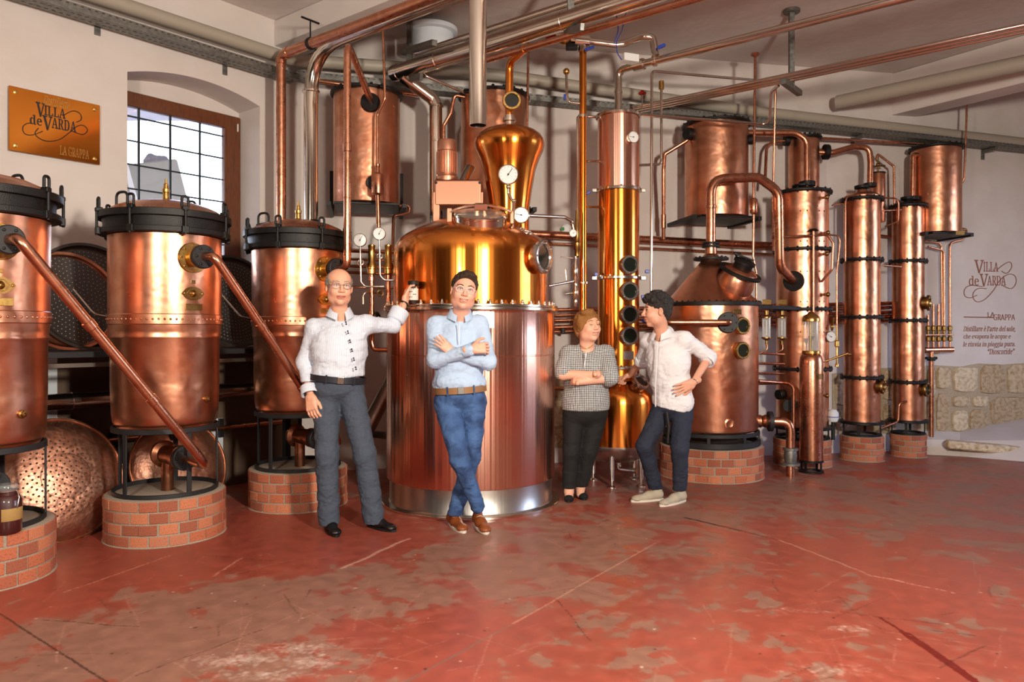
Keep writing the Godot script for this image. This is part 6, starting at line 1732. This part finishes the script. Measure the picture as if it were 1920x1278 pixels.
func belt_band(t: Node3D, c: Vector3, f: Vector3, up: Vector3, rx: float, rz: float, h: float, m: Material, buckle: Material) -> void:
	var rt := up.cross(f).normalized()
	f = rt.cross(up).normalized()
	var b := mb()
	b.lathe(Transform3D(Basis(rt * rx, up, f * rz), c - up * h / 2), P2([.97, 0, 1.0, 0, 1.0, h, .97, h]), 48)
	var o := part("belt", b, m, t)
	part("buckle", mb().box(Transform3D(Basis(rt, up, f), c + f * rz), Vector3(.045, h * 1.1, .008), .003), buckle, o)
	for s in [-1, 1]:
		part("belt_loop", mb().box(Transform3D(Basis(rt, up, f).rotated(up, .45 * s), c + (f * cos(.5) * rz + rt * sin(.5) * rx * s) * 1.01), Vector3(.012, h * 1.4, .006), .002), m if m == M.belt_navy else M.denim, o)

func torso(sl: Vector3, sr: Vector3, wst: Vector3, f: Vector3, g: float, chest := .128, belly := .13, wide := .165) -> Array:
	var rt := UP.cross(f).normalized()
	var mid := (sl + sr) / 2
	var half := (sr - sl).length() / 2
	var upv := (mid - wst).normalized()
	var B := Basis(rt, upv, rt.cross(upv))
	return [cap(sl, sr, .062 + g, .062 + g, .04), ell(mid - upv * .13, B, Vector3(half + .015 + g, .17, chest + g), .05), ell(mid.lerp(wst, .62) + f * .01, B, Vector3(wide + g, .20, belly + g), .06), ell(wst, B, Vector3(wide + .004 + g, .12, belly - .004 + g), .05),
		cap(mid + UP * .01, mid + UP * .06 - f * .01, .07 + g * .5, .062 + g * .5, .03)]
func limb(p: Array, r: Array, k := .02, f := Vector3.ZERO, fs := 1.0) -> Array:
	var o := []
	for i in p.size() - 1: o.append(cap(p[i], p[i + 1], r[i], r[i + 1], k))
	return o
func cuff(t: Node3D, a: Vector3, dir: Vector3, r: float, h: float, m: Material) -> void:
	part("cuff", mb().lathe(along(a, dir), P2([r * .80, -.004, r * .97, 0, r, .006, r * 1.05, h, r * 1.02, h + .004, r * .80, h - .004]), 24, 0.0, TAU, .3), m, t)

func older_man() -> void:
	var d := 5.2
	var f := Vector3(sin(.33), 0, cos(.33))
	var base := fl(V(660, 990, 5.15))
	var t := thing("person", "man with grey balding hair, glasses, pinstriped white shirt and slate trousers holding a jar", "person", at(base))
	var h := head_frame(V(636, 538, 5.15), .40, .02, -.03)
	var nb := V(638, 585, 5.22)
	var sl := V(591, 615, 5.22); var sr := V(685, 608, 5.26)
	var el := V(571, 678, 5.24); var wl := V(582, 742, 5.12)
	var er := V(736, 610, 5.42); var wr := V(759, 566, 5.50)
	var ws := V(634, 706, 5.22)
	var hl := V(612, 738, 5.22); var hr := V(657, 736, 5.24)
	var kl := V(613, 850, 5.13); var kr := V(684, 850, 5.17)
	var al := V(617, 968, 5.17); var ar := V(701, 962, 5.22)
	var m := mb()
	var pr := torso(sl, sr, ws, f, -.026)
	pr += limb([sl, el, wl], [.048, .036, .024]) + limb([sr, er, wr], [.048, .038, .025]) + limb([hl, kl, al], [.060, .042, .034]) + limb([hr, kr, ar], [.060, .042, .034])
	pr.append(cap(nb - UP * .05, h * Vector3(0, -.06, -.02), .056, .052, .02))
	sdf(m, pr, .013)
	head(m, h, nb - UP * .03)
	hand(m, wl, V(588, 792, 5.08) - wl, Vector3(.35, .1, -1), Vector3(1, 0, .3), [.42, .45, .48, .5], .25, 1.05)
	hand(m, wr, Vector3(.12, .75, -.62), Vector3(.95, -.1, .25), Vector3(.1, .6, .8), [.55, .6, .62, .6], .5, .98)
	var body := part("body", m, M.skin_a, t)
	face_parts(t, body, h, M.hair_grey)
	glasses(t, h, M.steel_dark)
	part("hair", sdf(mb(), [ell(h * Vector3(0, .028, -.022), h.basis, Vector3(.0875, .084, .099), .01)], .005, [[h * Vector3(0, .058, .02), h.basis * Vector3(0, .74, .67)], [h * Vector3(0, -.05, 0), h.basis * Vector3(0, -1, .1)]], .006, 40), M.hair_grey, t)
	# shirt with sleeves, collar, cuffs and dark buttons
	pr = torso(sl, sr, ws, f, .008, .13, .138, .172)
	pr += limb([sl, el, wl.lerp(el, .12)], [.066, .056, .046], .03) + limb([sr, er, er.lerp(wr, .25)], [.066, .055, .052], .03)
	var sh := part("shirt", sdf(mb(), pr, .0105, [[ws - UP * .012, Vector3(.10, -1, 0).normalized()], [h * Vector3(0, -.085, 0), UP]], .0085, 4.5, Vector3(1, 1.9, 1), 4), M.shirt_pin, t)
	collar(t, nb - UP * .02, f, M.shirt_pin, M.navy_cloth, .066, .3)
	cuff(sh, el.lerp(wl, .72), wl - el, .058, .06, M.shirt_pin)
	cuff(sh, er.lerp(wr, .20), wr - er, .066, .085, M.shirt_pin)
	var top := nb - UP * .075 + f * .115
	for k in 6:
		for j in 2:
			var q := V(lerpf(645, 663, (k + .22 * j) / 5.2), lerpf(604, 690, (k + .22 * j) / 5.2), 5.2)
			part("button", mb().ball(q + f * lerpf(.108, .126, k / 5.0), .0062, 8), M.navy_cloth, sh)
	# trousers, belt, shoes
	pr = [ell(ws - UP * .06, Basis(UP.cross(f), UP, f), Vector3(.178, .11, .138), .05)] + limb([hl, kl, al - UP * .045], [.098, .078, .074], .03) + limb([hr, kr, ar - UP * .045], [.098, .078, .074], .03)
	part("trousers", sdf(mb(), pr, .0105, [[ws, UP], [Vector3(0, .035, 0), -UP]], .008, 5.0, Vector3(1, 1.6, 1), 9), M.trousers_slate, t)
	belt_band(t, ws - UP * .012, f, Vector3(.10, 1, .0).normalized(), .192, .156, .042, M.belt_navy, M.steel)
	shoe(t, fl(V(612, 984, 5.26)), fl(V(632, 1000, 4.99)), M.leather_black, M.ink, M.ink)
	shoe(t, fl(V(690, 984, 5.28)), fl(V(741, 996, 5.12)), M.leather_black, M.ink, M.ink)
	part("wrist_watch", mb().ring(along(wr.lerp(er, .10), wr - er), .022, .028, .018, 20), M.ink, t)
	# the jar stands on the still's flange
	var jp := Vector3(0, 1.558, 0); var g := V(775, 560, 5.585); jp.x = g.x; jp.z = g.z
	var j := thing("glass_flask", "dark flask with a white printed label held against the pot still's flange", "flask", at(jp))
	part("flask_body", mb().lathe(at(jp), P2([0, 0, .032, 0, .036, .006, .036, .125, .03, .14, .024, .146, 0, .146]), 24), M.jar_brown, j)
	part("paper_label", mb().lathe(at(jp + UP * .028), P2([.0365, 0, .037, .002, .037, .084, .0365, .086]), 24), M.paper, j)
	part("cap", mb().lathe(at(jp + UP * .14), P2([.034, 0, .04, .004, .04, .024, .036, .03, 0, .03]), 24), M.ink, j)
	var pt := mb()
	for k in 7: pt.box(at(jp + Vector3(-.02 + .013 * (k % 4), .05 + .02 * (k / 2), .0365)), Vector3(.008, .005, .003))
	part("print", pt, M.ink, j)

func young_man() -> void:
	var f := Vector3(sin(.12), 0, cos(.12))
	var base := fl(V(870, 985, 5.2))
	var t := thing("person", "dark-haired man with crossed arms in a light blue shirt and jeans leaning on the still", "person", at(base))
	var h := head_frame(V(870, 546, 5.16), .15, -.02, -.15)
	var nb := V(863, 588, 5.24)
	var sl := V(818, 610, 5.26); var sr := V(899, 609, 5.26)
	var el := V(816, 676, 5.12); var wl := V(886, 654, 4.99)
	var er := V(916, 679, 5.12); var wr := V(846, 660, 5.07)
	var ws := V(862, 728, 5.24)
	var hl := V(838, 756, 5.22); var hr := V(888, 754, 5.24)
	var kl := V(862, 862, 5.02); var al := V(896, 948, 5.10)
	var kr := V(884, 856, 5.20); var ar := V(853, 962, 5.24)
	var m := mb()
	var pr := torso(sl, sr, ws, f, -.026)
	pr += limb([sl, el, wl], [.048, .037, .025]) + limb([sr, er, wr], [.048, .037, .025]) + limb([hl, kl, al], [.060, .042, .034]) + limb([hr, kr, ar], [.060, .042, .034])
	pr.append(cap(nb - UP * .05, h * Vector3(0, -.06, -.02), .056, .052, .02))
	sdf(m, pr, .013)
	head(m, h, nb - UP * .03, 1.0, 1.06)
	hand(m, wl, V(903, 652, 5.0) - wl, Vector3(.15, -.25, -1), Vector3(-.1, 1, .2), [.75, .8, .85, .85], .8, .92)
	hand(m, wr, V(826, 640, 5.03) - wr, Vector3(-.3, -.2, -1), Vector3(.2, 1, -.3), [.25, .25, .28, .3], .2, .85)
	var body := part("body", m, M.skin_b, t)
	face_parts(t, body, h, M.hair_brown, 1.0, .005)
	glasses(t, h, M.dial)
	part("hair", sdf(mb(), [ell(h * Vector3(0, .045, -.016), h.basis, Vector3(.085, .084, .101), .01), ell(h * Vector3(.012, .098, .035), h.basis, Vector3(.055, .03, .05), .03)], .005, [[h * Vector3(0, .084, .072), h.basis * Vector3(0, -.62, .78)], [h * Vector3(0, -.045, 0), h.basis * Vector3(0, -1, .2)]], .011, 30), M.hair_brown, t)
	pr = torso(sl, sr, ws, f, .008, .13, .135, .168)
	pr += limb([sl, el, wl.lerp(el, .06)], [.066, .056, .040], .025) + limb([sr, er, wr.lerp(er, .1)], [.066, .056, .040], .025)
	pr.append(ell(ws + UP * .05, Basis(UP.cross(f), UP, f), Vector3(.182, .06, .147), .04))
	var sh := part("shirt", sdf(mb(), pr, .0105, [[ws - UP * .005, -UP], [h * Vector3(0, -.09, 0), UP]], .0085, 4.5, Vector3(1, 1.9, 1), 14), M.shirt_blue, t)
	collar(t, nb - UP * .02, f, M.shirt_blue, M.navy_cloth, .066, .3)
	cuff(sh, wl.lerp(el, .22), wl - el, .041, .05, M.shirt_blue)
	part("placket", mb().tube([V(861, 606, 5.11), V(861, 625, 5.09), V(861, 645, 5.085)], .003, 6), M.shirt_white, sh)
	pr = [ell(ws - UP * .06, Basis(UP.cross(f), UP, f), Vector3(.17, .11, .135), .05)] + limb([hl, kl, al], [.095, .066, .052], .025) + limb([hr, kr, ar], [.095, .066, .055], .025)
	part("jeans", sdf(mb(), pr, .0105, [[ws, UP], [Vector3(0, .085, 0), -UP]], .008, 5.5, Vector3(1, 1.6, 1), 19), M.denim, t)
	belt_band(t, ws - UP * .005, f, Vector3(-.06, 1, 0).normalized(), .186, .152, .044, M.belt_tan, M.steel_dark)
	shoe(t, fl(V(843, 972, 5.36)), fl(V(871, 996, 5.09)), M.leather_tan, M.sole_white, M.laces)
	shoe(t, fl(V(892, 965, 5.28)) + UP * .02, fl(V(913, 984, 5.06)), M.leather_tan, M.sole_white, M.laces)

func woman() -> void:
	var f := Vector3(sin(.02), 0, cos(.02))
	var t := thing("person", "short-haired blonde woman with folded arms in a checked blouse and black trousers", "person", at(fl(V(1080, 930, 6.05))))
	var h := head_frame(V(1103, 611, 6.05), .52, -.10, .04)
	var nb := V(1100, 650, 6.1)
	var sl := V(1066, 663, 6.1); var sr := V(1136, 662, 6.1)
	var el := V(1055, 702, 5.95); var wl := V(1120, 702, 5.87)
	var er := V(1143, 708, 5.93); var wr := V(1079, 716, 5.87)
	var ws := V(1098, 745, 6.1)
	var hl := V(1076, 776, 6.1); var hr := V(1118, 775, 6.1)
	var kl := V(1071, 846, 6.05); var al := V(1067, 920, 6.08)
	var kr := V(1104, 846, 6.08); var ar := V(1088, 914, 6.15)
	var m := mb()
	var pr := torso(sl, sr, ws, f, -.026, .13, .14, .165)
	pr += limb([sl, el, wl], [.05, .042, .027], .015) + limb([sr, er, wr], [.05, .042, .027], .015) + limb([hl, kl, al, al - UP * .05], [.065, .045, .036, .034]) + limb([hr, kr, ar, ar - UP * .05], [.065, .045, .036, .034])
	pr.append(cap(nb - UP * .05, h * Vector3(0, -.06, -.02), .056, .05, .02))
	sdf(m, pr, .012)
	head(m, h, nb - UP * .03, 1.0, 1.06)
	hand(m, wl, Vector3(.5, -.1, -.8), Vector3(-.8, -.2, -.3), Vector3(0, 1, 0), [.5, .5, .5, .5], .1, .8)
	hand(m, wr, Vector3(-.3, .15, -.9), Vector3(.8, -.2, -.3), Vector3(0, 1, 0), [.5, .5, .5, .5], .1, .8)
	var body := part("body", m, M.skin_c, t)
	face_parts(t, body, h, M.hair_blond, 1.0, .006, true)
	part("hair", sdf(mb(), [ell(h * Vector3(0, .042, -.022), h.basis, Vector3(.093, .086, .106), .02), ell(h * Vector3(-.03, .098, .052), h.basis, Vector3(.055, .03, .045), .03), ell(h * Vector3(0, -.02, -.075), h.basis, Vector3(.075, .075, .045), .03), ell(h * Vector3(-.08, .015, .012), h.basis, Vector3(.02, .05, .03), .02), ell(h * Vector3(.08, .015, .012), h.basis, Vector3(.02, .05, .03), .02)], .005, [[h * Vector3(0, .060, .082), h.basis * Vector3(.15, -.5, .85)], [h * Vector3(0, -.075, 0), h.basis * Vector3(0, -1, .3)]], .005, 22), M.hair_blond, t)
	pr = torso(sl, sr, ws, f, .010, .15, .155, .175)
	pr.append(ell(ws - UP * .07, Basis(UP.cross(f), UP, f), Vector3(.192, .16, .15), .05))
	pr += limb([sl, sl.lerp(el, .86)], [.068, .074], .025) + limb([sr, sr.lerp(er, .95)], [.068, .080], .025)
	pr.append(ell(nb + f * .06 + UP * .02, Basis(UP.cross(f), UP, f), Vector3(.062, .062, .07), .012, true))
	var sh := part("blouse", sdf(mb(), pr, .0105, [[V(1098, 768, 6.1), -UP], [nb + UP * .028, UP]], .006, 5, Vector3(1, 1.6, 1), 24), M.shirt_check, t)
	part("placket", mb().tube([V(1099, 660, 5.93), V(1097, 676, 5.915), V(1095, 690, 5.91)], .004, 6), M.shirt_white, sh)
	part("bracelet", mb().ring(along(wl.lerp(el, .12), wl - el), .027, .031, .006, 20), M.gold, t)
	var ng := V(1100, 655, 6.04)
	part("necklace", mb().tube([V(1086, 646, 6.07), V(1093, 651, 6.02), V(1100, 653, 6.0), V(1108, 650, 6.02), V(1113, 645, 6.06)], .0025, 6, .02), M.gold, t)
	pr = [ell(ws - UP * .11, Basis(UP.cross(f), UP, f), Vector3(.175, .13, .14), .05)] + limb([hl, kl, al], [.095, .068, .058], .025) + limb([hr, kr, ar], [.095, .068, .058], .025)
	part("trousers", sdf(mb(), pr, .0105, [[ws - UP * .02, UP], [Vector3(0, .10, 0), -UP]], .005, 5.0, Vector3(1, 1.6, 1), 29), M.trousers_black, t)
	shoe(t, fl(V(1069, 926, 6.24)), fl(V(1066, 942, 6.0)), M.suede_black, M.ink, null, UP, true, .92)
	shoe(t, fl(V(1086, 920, 6.31)), fl(V(1096, 935, 6.08)), M.suede_black, M.ink, null, UP, true, .92)

func bent_man() -> void:
	var f := Vector3(sin(-.62), 0, cos(-.62))
	var t := thing("person", "curly dark-haired man in an untucked white shirt and navy trousers, hand on hip, in profile", "person", at(fl(V(1245, 940, 6.0))))
	var h := head_frame(V(1231, 583, 6.0), -1.50, .03, .0)
	var nb := V(1241, 622, 6.05)
	var sl := V(1216, 640, 6.2); var sr := V(1283, 636, 5.98)
	var el := V(1203, 676, 6.34); var wl := V(1181, 703, 6.54)
	var er := V(1330, 668, 6.06); var wr := V(1300, 717, 5.92)
	var ws := V(1258, 718, 6.08)
	var hl := V(1242, 768, 6.1); var hr := V(1280, 765, 6.05)
	var kl := V(1208, 836, 5.98); var al := V(1231, 918, 6.1)
	var kr := V(1275, 842, 5.95); var ar := V(1275, 914, 6.02)
	var m := mb()
	var pr := torso(sl, sr, ws, f, -.026, .12, .115, .15)
	pr += limb([sl, el, wl], [.046, .038, .025], .015) + limb([sr, er, wr], [.046, .038, .025], .015) + limb([hl, kl, al], [.060, .042, .034]) + limb([hr, kr, ar], [.060, .042, .034])
	pr.append(cap(nb - UP * .05, h * Vector3(0, -.06, -.02), .056, .05, .02))
	sdf(m, pr, .012)
	head(m, h, nb - UP * .02)
	hand(m, wl, Vector3(-.75, -.35, -.45), Vector3(-.2, -1, 0), Vector3(-.3, .2, .9), [1.1, 1.2, 1.2, 1.2], .3, .95)
	hand(m, wr, V(1266, 733, 5.88) - wr, Vector3(-.1, .1, -1), Vector3(-.2, -1, .1), [.06, .08, .1, .12], .6, 1.0)
	var body := part("body", m, M.skin_d, t)
	face_parts(t, body, h, M.hair_salt)
	var hp := [ell(h * Vector3(0, .05, -.022), h.basis, Vector3(.088, .082, .102), .01), ell(h * Vector3(0, -.01, -.07), h.basis, Vector3(.076, .06, .042), .03)]
	var rng := RandomNumberGenerator.new()
	rng.seed = 3
	for k in 60:
		var a := rng.randf_range(0, TAU); var e := rng.randf_range(.15, 1.45)
		var dd := Vector3(cos(a) * cos(e) * .082, .05 + sin(e) * .085, -.01 + sin(a) * cos(e) * .1)
		if dd.y > .075 or dd.z < -.02: hp.append(ell(h * dd, h.basis, Vector3.ONE * rng.randf_range(.017, .027), .008))
	for k in 9: hp.append(ell(h * Vector3(-.05 + .0125 * k, rng.randf_range(.082, .118), rng.randf_range(.060, .088)), h.basis, Vector3.ONE * rng.randf_range(.013, .021), .006))
	part("hair", sdf(mb(), hp, .005, [[h * Vector3(0, .060, .084), h.basis * Vector3(0, -.5, .86)], [h * Vector3(0, -.06, 0), h.basis * Vector3(0, -1, .3)]], .011, 32), M.hair_salt, t)
	pr = torso(sl, sr, ws, f, .010, .135, .125, .158)
	pr.append(ell(V(1262, 752, 6.07), Basis(UP.cross(f), UP, f), Vector3(.172, .16, .14), .05))
	pr += limb([sl, sl.lerp(el, .95)], [.064, .058], .025) + limb([sr, er, er.lerp(wr, .08)], [.066, .060, .062], .025)
	var sh := part("shirt", sdf(mb(), pr, .0105, [[V(1262, 768, 6.05), Vector3(-.22, -1, 0).normalized()], [h * Vector3(0, -.088, 0), UP]], .0095, 4.5, Vector3(1, 1.9, 1), 34), M.shirt_white, t)
	cuff(sh, sl.lerp(el, .88), el - sl, .062, .045, M.shirt_white)
	cuff(sh, er.lerp(wr, .02), wr - er, .064, .05, M.shirt_white)
	collar(t, nb - UP * .03, f, M.shirt_white, M.shirt_white, .066, .3)
	part("placket", mb().tube([V(1233, 640, 5.94), V(1231, 680, 5.925), V(1229, 720, 5.94), V(1229, 762, 5.95)], .005, 6), M.shirt_white, sh)
	part("bracelet", mb().ring(along(wr.lerp(er, .06), wr - er), .026, .031, .008, 20), M.steel, t)
	pr = [ell(V(1260, 760, 6.08), Basis(UP.cross(f), UP, f), Vector3(.158, .12, .128), .05)] + limb([hl, kl, al], [.092, .07, .058], .025) + limb([hr, kr, ar], [.092, .07, .058], .025)
	part("trousers", sdf(mb(), pr, .0105, [[V(1260, 745, 6.08), UP], [Vector3(0, .09, 0), -UP]], .0085, 5.0, Vector3(1, 1.6, 1), 39), M.trousers_navy, t)
	part("cord", mb().tube([V(1250, 772, 5.93), V(1254, 800, 5.925), V(1252, 830, 5.94)], .012, 8), M.ink, t)
	shoe(t, fl(V(1243, 936, 6.10)), fl(V(1184, 941, 6.02)), M.canvas_beige, M.sole_white, M.canvas_beige)
	shoe(t, fl(V(1285, 936, 6.06)), fl(V(1238, 950, 5.86)), M.canvas_beige, M.sole_white, M.canvas_beige)
func people() -> void:
	older_man()
	young_man()
	woman()
	bent_man()
func softbox(where: Vector3, aim: Vector3, w: float, h: float, energy: float, col: Color, label: String) -> void:
	var z := (where - aim).normalized()
	var x := UP.cross(z).normalized()
	var xf := Transform3D(Basis(x, z.cross(x), z), where)
	var l := AreaLight3D.new()
	l.name = numbered("softbox_light")
	l.area_size = Vector2(w, h); l.light_energy = energy; l.light_color = col
	l.area_normalize_energy = true
	l.area_range = 30.0; l.area_attenuation = 2.0
	l.shadow_enabled = true
	add_child(l)
	l.transform = xf.translated_local(Vector3(0, 0, -.03))
	var t := thing("studio_softbox", label, "studio light", at(fl(where)))
	part("diffuser_lamp", mb().box(xf, Vector3(w, h, .02), .005), mat("diffuser", Color(.9, .9, .9), .9, 0.0, {"emission_enabled": true, "emission": col, "emission_energy_multiplier": 1.0}), t)
	part("hood", mb().lathe(xf * Transform3D(Basis(Vector3.RIGHT, PI / 2).scaled(Vector3(w, h, 1)), Vector3(0, 0, .02)), [Vector2(.72, 0), Vector2(.2, .35), Vector2(0, .35)], 4, PI / 4, PI / 4 + TAU, .99), M.softbox_cloth, t)
	part("pole", mb().tube([fl(where) + z * .4 * Vector3(1, 0, 1) + UP * .3, where + z * .4], .015, 8), M.softbox_cloth, t)
	for k in 3:
		var a := TAU * k / 3
		part("leg", mb().tube([fl(where) + z * .4 * Vector3(1, 0, 1) + UP * .5, fl(where) + z * .4 * Vector3(1, 0, 1) + Vector3(cos(a) * .4, .01, sin(a) * .4)], .012, 8), M.softbox_cloth, t)

func _ready() -> void:
	var cam := Camera3D.new()
	cam.name = "camera"
	cam.projection = Camera3D.PROJECTION_FRUSTUM
	cam.near = .1; cam.far = 100
	cam.size = 1278.0 / F * .1
	cam.frustum_offset = Vector2(0, -19.0 / F * .1)
	cam.position = Vector3(0, H, 0)
	cam.current = true
	add_child(cam)
	var we := WorldEnvironment.new()
	we.name = "environment"
	var env := Environment.new()
	env.background_mode = Environment.BG_SKY
	var sky := Sky.new()
	var sm := ProceduralSkyMaterial.new()
	sm.sky_top_color = Color(.55, .68, .90); sm.sky_horizon_color = Color(.93, .95, .97)
	sm.ground_horizon_color = Color(.6, .58, .55); sm.ground_bottom_color = Color(.35, .33, .3)
	sm.sky_energy_multiplier = 2.6
	sky.sky_material = sm
	env.sky = sky
	env.tonemap_mode = Environment.TONE_MAPPER_LINEAR
	env.tonemap_exposure = 1.7
	env.sdfgi_enabled = true; env.ssao_enabled = true; env.ssil_enabled = true
	we.environment = env
	add_child(we)
	materials()
	softbox(Vector3(1.9, 2.4, -.2), Vector3(-.1, 1.3, -6), .32, .44, 22.0, Color(1, .95, .88), "black studio softbox on a tripod to the right of the camera")
	softbox(Vector3(-1.6, 2.3, -.2), Vector3(-2.4, 1.4, -5.5), .3, .4, 6.0, Color(1, .95, .88), "black studio softbox on a tripod to the left of the camera")
	floor_material()
	room()
	row_of_stills()
	main_still()
	column_still()
	cone_still()
	columns()
	tanks()
	pipes()
	lettering()
	people()
